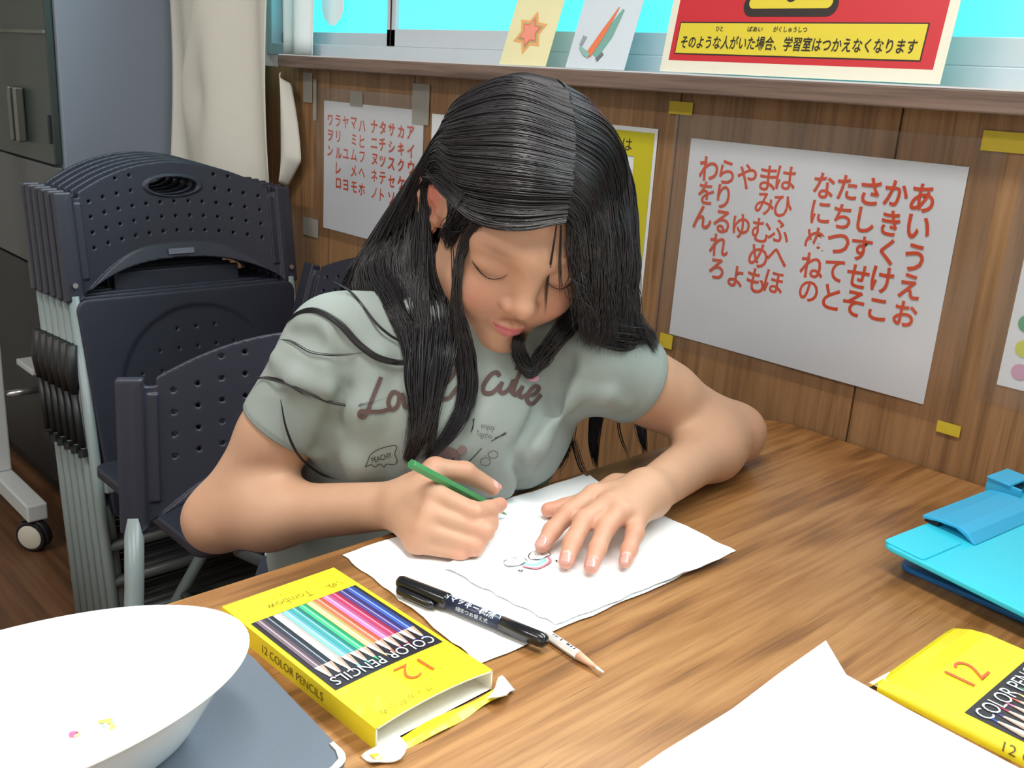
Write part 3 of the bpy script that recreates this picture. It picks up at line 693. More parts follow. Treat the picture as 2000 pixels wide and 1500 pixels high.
for cl in ([(300, 470), (370, 420), (440, 385), (570, 370), (690, 350), (830, 400), (865, 450), (810, 480), (700, 540), (560, 560), (360, 560)], [(905, 330), (950, 250), (1040, 205), (1120, 200), (1300, 205), (1410, 250), (1445, 290), (1370, 320), (1280, 370), (1150, 400), (1060, 400), (950, 390)]):
    P = spline([at_z(*crop(*p), dz+.0003)[:2] for p in cl], 5, True); m.cur = 5; poly2d(m, P, (0, 0, dz+.0003), (1, 0, 0), (0, 1, 0)); m.cur = 0
    ribbon(m, P, .0006+.0004*np.sin(np.arange(len(P))*.55), (0, 0, dz+.00036), (1, 0, 0), (0, 1, 0), True)
for c in ((530, 450), (600, 430), (670, 460), (540, 500), (1065, 300), (1240, 300), (1110, 340)): m.cur = 0; poly2d(m, circle(*at_z(*crop(*c), dz)[:2], .0006, 8), (0, 0, dz+.0004), (1, 0, 0), (0, 1, 0))
for c in ((665, 670), (690, 685), (735, 690), (750, 670), (1580, 430), (1590, 445)): m.cur = 0; poly2d(m, circle(*at_z(*crop(*c), dz)[:2], .0009, 7), (0, 0, dz), (1, 0, 0), (0, 1, 0))
m.build('rainbow_drawing', [M_ink, mat('sky_blue_pencil', (150, 200, 226), .8), mat('pink_pencil', (226, 130, 148), .8), mat('pale_grey_pencil', (206, 214, 220), .8), mat('green_pencil', (150, 196, 176), .8), mat('white_cloud', (246, 248, 250), .8)], drw)
m = MB(); nv = [(-.288, .30), (.03, .28), (.03, .588), (-.145, .5935), (-.22, .596), (-.263, .5985), (-.293, .622), (-.2935, .56), (-.2905, .50), (-.292, .43)]
zz_ = [.0012, .0012, .0012, .0012, .0014, .0022, .0058, .0022, .0014, .0012]
cen = (-.16, .46, TZ+.0013); V_ = [cen]+[(p[0], p[1], TZ+z) for p, z in zip(nv, zz_)]
m.add(V_, [(0, 1+i, 1+(i+1) % len(nv)) for i in range(len(nv))]); nearp = m.build('drawing_paper', M_white, solid=.0004)
tag(nearp, 'blank white sheet at the bottom edge in front of the second pencil box', 'paper')
# ------------------------------------------------------------------ boxes of colour pencils
_pc = {}
def pc(rgb):
    if rgb not in _pc: _pc[rgb] = mat('print_%d_%d_%d' % rgb, rgb, .35, coat=.25)
    return _pc[rgb]
M_yel = mat('glossy_yellow_card', (244, 222, 40), .32, coat=.2); M_card = mat('white_card_inside', (236, 232, 224), .8, noise=.04, nscale=60); M_txtred = pc((222, 96, 40)); M_txtdk = pc((96, 78, 24)); M_win = pc((34, 30, 38)); M_txtw = pc((238, 244, 250))
PENCILS = [(58, 88, 172), (74, 60, 130), (186, 52, 92), (236, 120, 176), (240, 108, 78), (240, 206, 130), (60, 184, 120), (60, 150, 150), (120, 208, 226), (236, 226, 216), (44, 52, 66), (112, 92, 104)]
def pencil_box(label, P0, right, up, W, Lg, H, opened):
    """P0 = bottom end middle on the desk; right, up = reading directions of the print"""
    R_ = np.array((*right, 0), float); U_ = np.array((*up, 0), float); Z_ = np.array((0, 0, 1.0)); P0 = np.array(P0, float)
    t = empty('pencil_box', P0, label, 'pencil box', 'yellow boxes of colour pencils')
    W2 = W/2
    def top(r, u): return H+(.0035*(1-(r/W2)**2)*max(0, (u/Lg-.55)/.45)**1.5 if opened else -H*.5*max(0, (u-Lg+.02)/.02)**1.4)
    def X(r, u, z=None, lift=0): return R_*r+U_*u+Z_*((top(r, u) if z is None else z)+lift)
    m = MB(); nr, nu = 10, 14
    rs = lambda i: -W2+W*i; us = lambda j: Lg*(j if opened or j < .5 else .5+.5*(1-(1-(j-.5)*2)**1.8))
    m.cur = 0; m.grid(lambda i, j: X(rs(i), us(j)), nr, nu)
    m.add([X(-W2, 0, 0), X(W2, 0, 0), X(W2, Lg, 0), X(-W2, Lg, 0)], [(0, 3, 2, 1)])
    for s in (-1, 1):
        for j in range(nu):
            a_, b_ = us(j/nu), us((j+1)/nu); m.add([X(s*W2, a_, 0), X(s*W2, b_, 0), X(s*W2, b_), X(s*W2, a_)], [(0, 1, 2, 3) if s > 0 else (3, 2, 1, 0)])
    m.add([X(-W2, 0, 0), X(W2, 0, 0), X(W2, 0), X(-W2, 0)], [(0, 1, 2, 3)])
    if not opened: m.add([X(W2, Lg, 0), X(-W2, Lg, 0), X(-W2, Lg), X(W2, Lg)], [(0, 1, 2, 3)])
    else:
        m.cur = 1; e = .0012; Wi = W2-e
        for k in range(8):
            r0 = -Wi+2*Wi*k/8; r1 = -Wi+2*Wi*(k+1)/8
            m.add([X(r0, Lg), X(r1, Lg), X(r1, Lg, None, -e), X(r0, Lg, None, -e)], [(0, 1, 2, 3)])
            m.add([X(r0, Lg, None, -e), X(r1, Lg, None, -e), X(r1, Lg-.05, None, -e-.002), X(r0, Lg-.05, None, -e-.002)], [(0, 1, 2, 3)])
        m.add([X(-Wi, Lg, e), X(Wi, Lg, e), X(Wi, Lg-.05, e), X(-Wi, Lg-.05, e)], [(0, 1, 2, 3)])
        m.add([X(-Wi, Lg-.028, 0), X(Wi, Lg-.028, 0), X(Wi, Lg-.024, H), X(-Wi, Lg-.024, H)], [(0, 1, 2, 3)])
        for s in (-1, 1):
            m.add([X(s*Wi, Lg, e), X(s*Wi, Lg, H-e), X(s*Wi, Lg-.05, H-e), X(s*Wi, Lg-.05, e)], [(0, 1, 2, 3)])
            m.add([X(s*Wi, Lg, e), X(s*Wi, Lg, H-e), X(s*W2, Lg, H), X(s*W2, Lg, 0)], [(0, 1, 2, 3)])
    body = m.build('sleeve', [M_yel, M_card], t)
    if opened:
        m = MB()
        def fl(i, j): r = -W2*1.06+W*1.10*i; return X(r, Lg+.001+.011*j+.0015*math.sin(9*i+3*j), .0012+.0045*j*(1-j)*4*.3+.0012*j*math.sin(14*i))
        m.grid(fl, 16, 4); m.build('torn_flap', [M_yel], t, solid=-.0006)
        for s, dx in ((-1, .006), (1, .004)):
            m = MB(); m.grid(lambda i, j: X(s*(W2-.012+.022*i), Lg+.002+.013*j+.003*math.sin(5*i), .003+.004*math.sin(3*i+2*j+s)+.002*j), 6, 6); m.build('white_tab', M_card, t, smooth=True, solid=.0012)
    else:
        m = MB(); m.grid(lambda i, j: X(-W2+W*i, Lg+.006*j-.0005, H*.5*(1-j)+.0008-.001*j*(1-j)), 8, 4); m.build('closed_flap', M_yel, t, smooth=True, solid=.0006)
        m = MB()
        for s in (1,): m.grid(lambda i, j: X(-s*(W2-.001-.012*i*(1-j)), Lg-.001+.0075*j, .003+.008*i*(1-j)), 6, 6)
        m.build('white_tab', M_card, t, smooth=True, solid=.0006)
    # printed window with twelve pencils
    k = W/.0955; u0, u1 = .033*Lg/.18, .134*Lg/.18; hw = W2-.0035
    pr = MB(); mats = [M_win]; pr.cur = 0
    def q(r0, v0, r1, v1, lf, c, r2=None, r3=None):
        mats.append(pc(c)); pr.cur = len(mats)-1
        n = 4
        for j in range(n):
            a, b = j/n, (j+1)/n; A = v0+(v1-v0)*a; B = v0+(v1-v0)*b
            L0 = r0+((r2 if r2 is not None else r0)-r0)*a; L1 = r0+((r2 if r2 is not None else r0)-r0)*b; R0 = r1+((r3 if r3 is not None else r1)-r1)*a; R1 = r1+((r3 if r3 is not None else r1)-r1)*b
            pr.add([X(L0, A, None, lf), X(R0, A, None, lf), X(R1, B, None, lf), X(L1, B, None, lf)], [(0, 1, 2, 3)])
    for i in range(12): q(-hw+2*hw*i/12, u0, -hw+2*hw*(i+1)/12, u1, .0003, (34, 30, 38))
    for i, c in enumerate(PENCILS):
        cx = -hw+.003+(2*hw-.006)*(i+.5)/12; h_ = (2*hw-.006)/12*.47; e = u0+.002+(u1-u0)*(.70)
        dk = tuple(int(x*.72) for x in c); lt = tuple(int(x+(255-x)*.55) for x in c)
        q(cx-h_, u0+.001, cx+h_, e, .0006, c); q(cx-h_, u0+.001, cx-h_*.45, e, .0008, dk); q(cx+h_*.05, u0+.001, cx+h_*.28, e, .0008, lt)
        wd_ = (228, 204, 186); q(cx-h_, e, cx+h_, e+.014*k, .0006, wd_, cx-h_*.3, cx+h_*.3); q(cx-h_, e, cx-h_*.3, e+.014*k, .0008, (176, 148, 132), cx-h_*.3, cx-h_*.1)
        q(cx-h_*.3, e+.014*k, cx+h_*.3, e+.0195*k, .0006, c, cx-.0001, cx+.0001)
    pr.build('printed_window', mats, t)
    tx = MB(); fnl = lambda org_r, org_u: (lambda a, b: X(org_r+a, org_u+b, None, .0010))
    letters(tx, 'COLOR PENCILS', None, R_, U_, height=.0135*k, width=2*hw*.93, fn=fnl(0, u1-.0075*k), bold=-.004); tx.build('white_lettering', M_txtw, t)
    tx = MB(); letters(tx, '12', None, R_, U_, height=.026*k, width=.0215*k, fn=fnl(-.006*k, u1+.0155*k), bold=-.014); tx.build('red_number', M_txtred, t)
    tx = MB(); letters(tx, 'Tombow', None, R_, U_, height=.012*k, width=.036*k, fn=fnl(.006*k, u0-.0100*k), bold=-.012)
    tx.build('dark_lettering', M_txtdk, t); tx = MB()
    letters(tx, 'COLOR 12P', None, R_, U_, height=.006*k, width=.018*k, fn=fnl(.006*k, u0-.0205*k), bold=-.015)
    sw = spline([(-.030, -.012), (-.026, -.006), (-.030, -.010), (-.022, -.008), (-.026, -.013), (-.018, -.010)], 5); ribbon(tx, sw*k, .0006, None, (0,), (0,), fn=fnl(0, u0)) if False else None
    for a in (-.0345, -.030, -.0255): letters(tx, 'の' if a == -.030 else 'い', None, R_, U_, height=.008*k, fn=fnl(a*k, u0-.009*k), bold=-.01)
    tx.build('small_lettering', M_txtdk, t); tx = MB()
    if opened:
        for i, ch in enumerate('ぬいかがくせ'): letters(tx, ch, None, R_, U_, height=.0058, fn=fnl(W2-.012-.0068*i, Lg-.0075-.0016*math.sin(i*2.1)), bold=-.005)
    if opened: tx.build('handwriting', M_txtdk, t)
    tx = MB(); s = 1 if opened else -1
    # writing along the side face that looks at the viewer
    sr = 1 if opened else -1
    org = R_*(sr*(W2+.0004))+U_*(Lg*.5 if opened else Lg*.42)+Z_*(H*.5); rd = U_*(1 if opened else -1)
    letters(tx, '12 COLOR PENCILS', org, rd, Z_, height=.0085*k, width=.072*k, bold=-.002); tx.build('side_lettering', M_txtdk, t)
    return t
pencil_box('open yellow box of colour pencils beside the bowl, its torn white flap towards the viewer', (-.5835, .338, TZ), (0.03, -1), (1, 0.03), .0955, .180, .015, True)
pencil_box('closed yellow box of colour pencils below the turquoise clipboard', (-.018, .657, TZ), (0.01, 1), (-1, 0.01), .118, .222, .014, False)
# ------------------------------------------------------------------ marker pen and white pencil
M_pen = mat('black_glossy_plastic', (20, 21, 27), .22, coat=.3); M_penw = mat('white_pen_print', (216, 224, 236), .5); M_pend = mat('blue_black_barrel', (42, 48, 72), .3)
A = at_z(780, 1138, TZ+.0085); B = at_z(1068, 1256, TZ+.0085); ax = (B-A); Lp = np.linalg.norm(ax); ax /= Lp; sd = np.cross((0, 0, 1.0), ax); sd /= np.linalg.norm(sd)
A[2] = B[2] = TZ+.0094
mk = empty('marker_pen', A, 'black twin marker pen with white writing lying across the drawing paper', 'pen')
def along(s): return ax*(s*Lp)
m = MB(); m.tube([along(.0), along(.02), along(.34), along(.345), along(.36)], [.0048, .0056, .0064, .0064, .0052], 20); m.build('cap', M_pen, mk, smooth=True)
m = MB(); m.tube([along(.35), along(.72)], .0052, 20); m.build('barrel', M_pend, mk, smooth=True)
m = MB(); m.tube([along(.71), along(.712), along(.96), along(.985), along(1.0)], [.0052, .0057, .0056, .0050, .0032], 20); m.build('small_cap', M_pen, mk, smooth=True)
m = MB(); cl = [along(.03)-sd*.0062+vec(0, 0, -.001), along(.05)-sd*.0082+vec(0, 0, -.002), along(.27)-sd*.0086+vec(0, 0, -.0025), along(.30)-sd*.0078+vec(0, 0, -.0025)]; m.tube(cl, [.002, .0032, .0032, .0018], 12); m.build('clip', M_pen, mk, smooth=True)
def onbarrel(a, b, r=.00545):  # a along, b around (m), 0 = towards viewer/up
    th = math.radians(52)+b/r; return along(.535)+ax*a+r*(math.cos(th)*np.array((0, 0, 1.0))*1+math.sin(th)*-sd)
m = MB()
for i, ch in enumerate('マッキー極細'): letters(m, ch, None, ax, sd, height=.0062, fn=lambda a, b, i=i: onbarrel(-.0185+.0068*i+a, -b-.0032), bold=.03)
ribbon(m, spline([(-.027, .002), (-.021, -.0010), (-.010, -.0012), (.018, -.0012), (.024, .002)], 6), .0006, None, (0,), (0,), fn=lambda a, b: onbarrel(a, b-.0055))
for s in (-1, 1): ribbon(m, spline([(s*.0265, -.0068), (s*.0235, -.0040), (s*.0262, -.0005)], 5), .001, None, (0,), (0,), fn=lambda a, b: onbarrel(a, b+.001)); ribbon(m, [(s*.030, -.004), (s*.0305, .0035)], .0009, None, (0,), (0,), fn=lambda a, b: onbarrel(a, b+.001))
for i, ch in enumerate('細字つめ替え式'): letters(m, ch, None, ax, sd, height=.0040, fn=lambda a, b, i=i: onbarrel(-.0120+.0042*i+a, -b+.0030), bold=.0)
m.build('white_writing', M_penw, mk)
# pencil
T_ = at_z(1181, 1315, TZ+.0035); S_ = at_z(1074, 1243, TZ+.0035); ax2 = T_-S_; l2 = np.linalg.norm(ax2); ax2 /= l2; T_[2] = TZ+.0036; S_ = T_-ax2*l2; 
wp = empty('pencil', S_, 'short white colour pencil with bare wooden point beyond the marker', 'pencil')
r_ = .0036
m = MB(); m.tube([ax2*-.004, ax2*(l2-.026)], r_, 6); m.build('barrel', mat('white_pencil_lacquer', (234, 232, 230), .35), wp)
m = MB(); m.tube([ax2*(l2-.026), ax2*(l2-.008)], [r_*.98, r_*.34], 12); m.build('wood_point', mat('cedar_wood', (214, 168, 140), .7), wp, smooth=True)
m = MB(); m.tube([ax2*(l2-.008), ax2*(l2-.001)], [r_*.34, .0006], 10); m.build('lead', mat('white_lead', (240, 236, 232), .6), wp, smooth=True)
m = MB(); sd2 = np.cross((0, 0, 1.0), ax2)
for a in (.004, .006, .0075, .012, .0185, .020, .0225, .0255): ribbon(m, [(a, -.0014), (a+.0002, .0010)], .0007 if a < .01 else .0011, ax2*0+np.array((0, 0, r_*.9+.0004)), ax2, sd2)
m.build('black_print', M_ink, wp)
# ------------------------------------------------------------------ bowl on the grey folder
M_folder = mat('slate_grey_folder_cover', (88, 95, 106), .5, noise=.03, nscale=40, bump=.1, bscale=900)
fd = empty('folder', (-.46, .10, TZ), 'slate grey folder with a metal corner lying under the white bowl', 'folder')
c0 = np.array((-.46, .10)); pts = [np.array(p)-c0 for p in ((-.530, .280), (-.570, -.12), (-.34, -.14), (-.392, .272))]
def rpoly(pts, r, n=5):
    out = []; k = len(pts)
    for i in range(k):
        p = pts[i]; a = pts[i-1]-p; b = pts[(i+1) % k]-p; a = a/np.linalg.norm(a); b = b/np.linalg.norm(b); A = p+a*r; B = p+b*r
        for j in range(n+1): t = j/n; out.append((1-t)**2*A+2*t*(1-t)*p+t*t*B)
    return out
rp = [tuple(p) for p in rpoly(pts, .012)][::-1]
m = MB(); m.prism(rp, .0085, .0105); m.build('cover', M_folder, fd)
m = MB(); m.prism([tuple(np.array(p)*.985) for p in rp], .0022, .0085); m.build('pages', mat('paper_edges', (226, 224, 216), .8), fd)
m = MB(); m.prism(rp, 0, .0022); m.build('back_cover', M_folder, fd)
m = MB(); q0 = pts[3]; e1 = pts[0]-pts[3]; e1 /= np.linalg.norm(e1); e2 = pts[2]-pts[3]; e2 /= np.linalg.norm(e2)
cr_ = [q0+e1*.020+e2*.0006, *[x for x in rpoly([q0+e1*.020, q0, q0+e2*.020], .011)[6:12]], q0+e2*.020, q0+e2*.020-e1*-.0035, *[q0+e1*a+e2*b for a, b in ((.0035, .013), (.006, .006), (.013, .0035))], q0+e1*.020+e2*.0035]
m.prism([tuple(p) for p in cr_][::-1], .0104, .0116); m.build('metal_corner', mat('pale_metal_corner', (226, 224, 206), .3, metal=.4), fd, bevel=.0003)
bw = empty('bowl', (-.4775, .118, TZ+.0106), 'white oval enamel bowl with small coloured pictures inside, bottom left corner', 'bowl')
M_bowl = mat('white_porcelain', (238, 242, 244), .14, coat=.4)
prof = [(.0, .0), (.46, .0), (.49, .001), (.56, .008), (.78, .036), (.885, .0495), (.93, .0525), (.99, .0545), (1.0, .0562), (.993, .0578), (.93, .0572), (.83, .0545), (.80, .0515), (.74, .038), (.58, .014), (.49, .0062), (.40, .0045), (.0, .004)]
nn_ = 96; v = []; RX, RY = .073, .132
for r, z in prof:
    for j in range(nn_): a = 2*math.pi*j/nn_; v.append((RX*(r-(1-r)*0)*math.cos(a) if r > 0 else 0, (RY-RX*(1-r)*1.0)*math.sin(a) if r > 0.3 else RY*r*math.sin(a), z))
f = [(i*nn_+j, i*nn_+(j+1) % nn_, (i+1)*nn_+(j+1) % nn_, (i+1)*nn_+j) for i in range(len(prof)-1) for j in range(nn_)]
me = pydata('bowl_shell', v, f); bs = obj('bowl_shell', me, M_bowl, bw, True); q = bs.modifiers.new('sub', 'SUBSURF'); q.levels = 1; q.render_levels = 2
# the small pictures on the inside (plain coloured shapes)
m = MB(); mats = [mat(n_, c, .3) for n_, c in (('red_print', (232, 70, 120)), ('yellow_print', (240, 206, 80)), ('green_print', (150, 232, 180)), ('dark_print', (70, 62, 60)), ('orange_print', (244, 190, 110)), ('grey_print', (150, 150, 150)))]
zz = TZ+.0106+.006
def bp(cx, cy): return at_z(100+cx/9.09, 1320+cy/9.09, zz)-np.array((-.4775, .118, TZ+.0106))
for k, poly in ((0, [(310, 1040), (340, 1000), (430, 980), (480, 1010), (400, 1060), (345, 1100)]), (4, [(470, 1000), (520, 1000), (540, 1020), (440, 1080), (400, 1070)]), (1, [(800, 800), (880, 750), (1000, 760), (1060, 720), (1090, 850), (1190, 890), (1130, 920), (1050, 975), (1030, 960), (1040, 850), (900, 850)]), (2, [(1070, 700), (1120, 700), (1150, 830), (1100, 830)]), (2, [(880, 840), (970, 850), (1010, 860), (960, 910)]), (3, [(785, 800), (850, 740), (870, 755), (810, 810)]), (3, [(1130, 730), (1190, 690), (1200, 705), (1150, 740)]), (4, [(1450, 540), (1540, 480), (1620, 510), (1570, 560), (1480, 600)])):
    m.cur = k; P = spline([bp(*p)[:2] for p in poly], 4, True); poly2d(m, P, (0, 0, zz-TZ-.0106+.0002), (1, 0, 0), (0, 1, 0))
m.cur = 5
for i in range(13): a = np.array((330, 865))*(1-i/12)+np.array((1390, 395))*(i/12); P = [bp(*a)[:2]+np.array((dx, dy))*.0009*(1.5 if i in (0, 12) else .7) for dx, dy in ((-1, -1), (1, -1), (1, 1), (-1, 1))]; poly2d(m, P, (0, 0, zz-TZ-.0106+.0002), (1, 0, 0), (0, 1, 0))
m.build('printed_pictures', mats, bw)
# ------------------------------------------------------------------ clipboards
M_tq = mat('turquoise_plastic', (58, 206, 232), .34, bump=.04, bscale=700); M_tq2 = mat('turquoise_clip_plastic', (58, 174, 222), .34); M_bl = mat('blue_plastic', (28, 106, 176), .34)
def clip_board(name, label, loc, rz, tilt, mt, mclip, full):
    t = empty(name, loc, label, 'clipboard', 'clipboards at the right edge'); t.rotation_euler = (tilt[0], tilt[1], rz)
    m = MB(); m.prism(rrect(0, 0, .315, .245, .012, 4), 0, .0055); b = m.build('board', mt, t, bevel=.0018, seg=3)
    if full:
        m = MB(); m.prism(rrect(.002, .002, .040, .062, .004, 3), .0052, .0072); m.build('raised_corner', mt, t, bevel=.0012)
        m = MB()
        prof = [(-.004, .0085), (-.004, .0125), (.010, .0150), (.030, .0165), (.040, .0135), (.046, .0078), (.048, .0060), (.045, .0060), (.037, .0100), (.028, .0132), (.010, .0118)]
        v = [(x, .068, z) for x, z in prof]+[(x, .180, z) for x, z in prof]; n = len(prof)
        m.add(v, [tuple(range(n)), tuple(range(n, 2*n))[::-1]]+[(i, n+i, n+(i+1) % n, (i+1) % n) for i in range(n)]); m.build('clip_plate', mclip, t, bevel=.0012)
        m = MB(); m.box((-.003, .072, .0055), (.010, .176, .010)); m.build('clip_spring', M_cap, t)
        hg = MB(); hg.box((-.012, .188, .0055), (.022, .191, .020)); hg.box((-.012, .219, .0055), (.022, .222, .020)); hg.box((-.012, .186, .0195), (.012, .224, .0220)); h = hg.build('hinge_bracket', mclip, t, bevel=.0008)
        m = MB(); 
        m.tube([(.006, .192, .0125), (.006, .218, .0125)], .0045, 10); m.build('hinge_pin', M_cap, h)
    else:
        m = MB(); m.box((.0, .06, .0055), (.05, .18, .0085)); m.build('clip_plate', mt, t, bevel=.001)
    return t
clip_board('clipboard', 'blue clipboard lying underneath the turquoise one', (-.334, .796, TZ), math.radians(-4), (0, 0), M_bl, M_bl, False).location = (-.322, .792, TZ+.0002)
clip_board('clipboard', 'turquoise clipboard with a big clip lying on top of the blue one', (-.329, .770, TZ+.0175), math.radians(-7), (math.radians(1.2), math.radians(2.0)), M_tq, M_tq2, True).location = (-.331, .770, TZ+.0235)
# ------------------------------------------------------------------ the girl
girl = empty('person', (-.85, .60, 0), 'girl with long black hair in a grey green T-shirt bending over her drawing', 'person')
G0 = vec(-.85, .60, 0)
def rotv(w_):
    th = np.linalg.norm(w_)+1e-12; k = w_/th; K = np.array([[0, -k[2], k[1]], [k[2], 0, -k[0]], [-k[1], k[0], 0]]); return np.eye(3)+np.sin(th)*K+(1-np.cos(th))*K@K
HC = vec(-.6602, .6271, .9607)
HM = np.array([[-.4538, .7577, .4690], [-.8805, -.4622, -.1054], [.1369, -.4607, .8769]])   # columns: her right, forward, up
def hl(x, y, z): return HC+HM@vec(x, y, z)
# joints
SR, SL = at_d(664, 676, .915), at_d(1138, 692, .965)
ER, EL = at_d(424, 1013, .945), at_d(1436, 846, 1.070)
WR, WL = at_d(785, 986, .862), at_z(1268, 962, .734)
mid = (SR+SL)/2
lat = (SL-SR)/np.linalg.norm(SL-SR)
hip = vec(-.836, .612, .50); spine = mid-hip; spine /= np.linalg.norm(spine)
fwd = np.cross(lat, spine); fwd = fwd if fwd[0] > 0 else -fwd
lat2 = np.cross(spine, fwd); lat2 = lat2 if lat2@lat > 0 else -lat2; TM = np.array([lat2, fwd, spine]).T
C7 = mid-fwd*.030+spine*.022
# ---- head
def head_prims():
    e = ell; p = []
    p += [e((0, -.014, .036), (.0725, .090, .079), .02), e((0, .020, -.018), (.0585, .066, .075), .03)]
    for s in (-1, 1):
        p += [cone((.040*s, .012, -.050), (0, .060, -.076), .024, .017, .022), e((.033*s, .050, -.032), (.026, .028, .027), .02)]
    p += [e((0, .069, -.0795), (.015, .013, .0105), .016)]
    for s in (-1, 1): p += [cone((.010*s, .078, .019), (.042*s, .062, .020), .009, .010, .02)]
    for s in (-1, 1): p += [e((.032*s, .0945, .003), (.019, .015, .0095), .014, 's')]
    for s in (-1, 1): p += [e((.032*s, .0650, .003), (.0175, .0140, .0120), .005)]
    for s in (-1, 1):   # closed lids: the upper lid overhangs a fine crease
        arc_ = [(.017*s, .0785, .0005), (.024*s, .0800, -.0042), (.032*s, .0795, -.0062), (.040*s, .0755, -.0048), (.0475*s, .0680, -.0005)]
        for a, b in zip(arc_[:-1], arc_[1:]): p += [cone(a, b, .0009, .0009, .0022, 's')]
    p += [cone((0, .080, .014), (0, .0945, -.019), .0068, .0082, .014), e((0, .0965, -.0222), (.0085, .0092, .0078), .008)]
    for s in (-1, 1): p += [e((.0108*s, .0885, -.0265), (.0060, .0080, .0056), .006)]
    for s in (-1, 1): p += [e((.0062*s, .0955, -.0318), (.0030, .0042, .0022), .003, 's')]
    ul = [(-.0160, .0790, -.0548), (-.009, .0850, -.0508), (-.003, .0874, -.0495), (0, .0870, -.0502), (.003, .0874, -.0495), (.009, .0850, -.0508), (.0160, .0790, -.0548)]
    p += [cone(a, b, .0018+.0014*(1-abs(a[0])/.016), .0018+.0014*(1-abs(b[0])/.016), .005) for a, b in zip(ul[:-1], ul[1:])]
    ll = [(-.0140, .0798, -.0556), (-.007, .0848, -.0576), (0, .0862, -.0582), (.007, .0848, -.0576), (.0140, .0798, -.0556)]
    p += [cone(a, b, .0020+.0016*(1-abs(a[0])/.014), .0020+.0016*(1-abs(b[0])/.014), .005) for a, b in zip(ll[:-1], ll[1:])]
    ml = [(-.0172, .0810, -.0560), (-.009, .0885, -.0540), (0, .0908, -.0536), (.009, .0885, -.0540), (.0172, .0810, -.0560)]
    p += [cone(a, b, .0008, .0008, .0022, 's') for a, b in zip(ml[:-1], ml[1:])]
    p += [cone((0, .0885, -.036), (0, .0885, -.044), .0022, .0022, .004, 's')]
    for s in (-1, 1):
        o = vec(.0735*s, -.014, -.004); a = math.radians(24)*s
        Me = np.array([[math.cos(a), math.sin(a), 0], [-math.sin(a), math.cos(a), 0], [0, 0, 1]]).T
        ring = [(0, .012, -.012), (.002, .016, .004), (.003, .014, .020), (.003, .004, .029), (.003, -.010, .027), (.003, -.019, .014), (.002, -.019, -.002), (.001, -.012, -.016), (0, -.002, -.026), (-.001, .006, -.022)]
        ring = [(x*s, y, z) for x, y, z in ring]
        ears = [ell((0, -.002, .002), (.0045, .016, .026), .004)]
        ears += [cone(u, v_, .0040, .0040, .004) for u, v_ in zip(ring[:-1], ring[1:])]
        ears += [ell((0, .001, -.0245), (.005, .0075, .0085), .005), cone((0, .010, -.008), (.004*s, -.004, -.012), .004, .003, .004), cone((.002*s, -.008, .018), (.003*s, .002, .004), .003, .003, .004), ell((.006*s, .002, -.004), (.005, .006, .009), .004, 's')]
        p.append(group(ears, .006, 'u', xf=(o, Me)))
    return p
HEAD = group(head_prims(), .02, 'u', xf=(HC, HM))
NECK = cone(hl(0, -.030, -.050), C7-spine*.02, .040, .047, .025)
TORSO = [ell(mid-spine*.068-fwd*.004, (.112, .078, .080), .03, M=TM), ell(mid-spine*.17-fwd*.004, (.108, .078, .12), .05, M=TM), ell(hip+spine*.02, (.115, .086, .11), .05, M=TM)]
for s, S in ((0, SR), (1, SL)): TORSO.append(cone(C7-spine*.014, S-spine*.012, .032, .030, .02))
ARMS = []
for S, E_, W_ in ((SR, ER, WR), (SL, EL, WL)):
    L1 = np.linalg.norm(E_-S); L2 = np.linalg.norm(W_-E_)
    ARMS += [cone(S, S+(E_-S)*.5, .035, .0335, .015), cone(S+(E_-S)*.4, E_, .0345, .0265, .02)]
    fa = E_+(W_-E_)*.30
    ARMS += [cone(E_, fa, .0268, .0282, .028), cone(fa, W_, .0282, .0205, .028)]
# ---- hands: joint chains, each finger a solid of its own, blended softly at the palm
def finger(js, rs, k=.004): return group([cone(a, b, ra, rb, k) for a, b, ra, rb in zip(js[:-1], js[1:], rs[:-1], rs[1:])], .0035)
def hand_r():
    P = lambda x, y, d: at_d(x, y, d)
    F = {'index': [P(846, 964, .832), P(924, 1001, .826), P(955, 995, .846), P(977, 985, .862)],
         'middle': [P(838, 1003, .826), P(944, 1038, .822), P(955, 1022, .846), P(950, 1008, .866)],
         'ring': [P(828, 1036, .822), P(926, 1066, .819), P(938, 1052, .842), P(922, 1040, .860)],
         'little': [P(815, 1064, .823), P(898, 1085, .819), P(905, 1076, .838), P(890, 1066, .852)],
         'thumb': [P(808, 952, .872), P(850, 917, .866), P(908, 922, .874), P(962, 953, .892)]}
    R_ = {'index': (.0098, .0088, .0076, .0064), 'middle': (.0098, .0088, .0078, .0066), 'ring': (.0094, .0084, .0074, .0062), 'little': (.0088, .0076, .0066, .0058), 'thumb': (.0125, .0105, .0092, .0072)}
    pr = []
    for k_ in ('index', 'middle', 'ring', 'little'): pr.append(cone(WR+(F[k_][0]-WR)*.18, F[k_][0], .0150, .0105, .012))
    pr.append(cone(WR, WR+(F['thumb'][0]-WR)*.9, .019, .014, .012))
    pr.append(cone((WR+F['index'][0])/2, F['thumb'][1], .013, .010, .012))
    for k_ in F: pr.append(finger(F[k_], R_[k_]))
    return pr, F
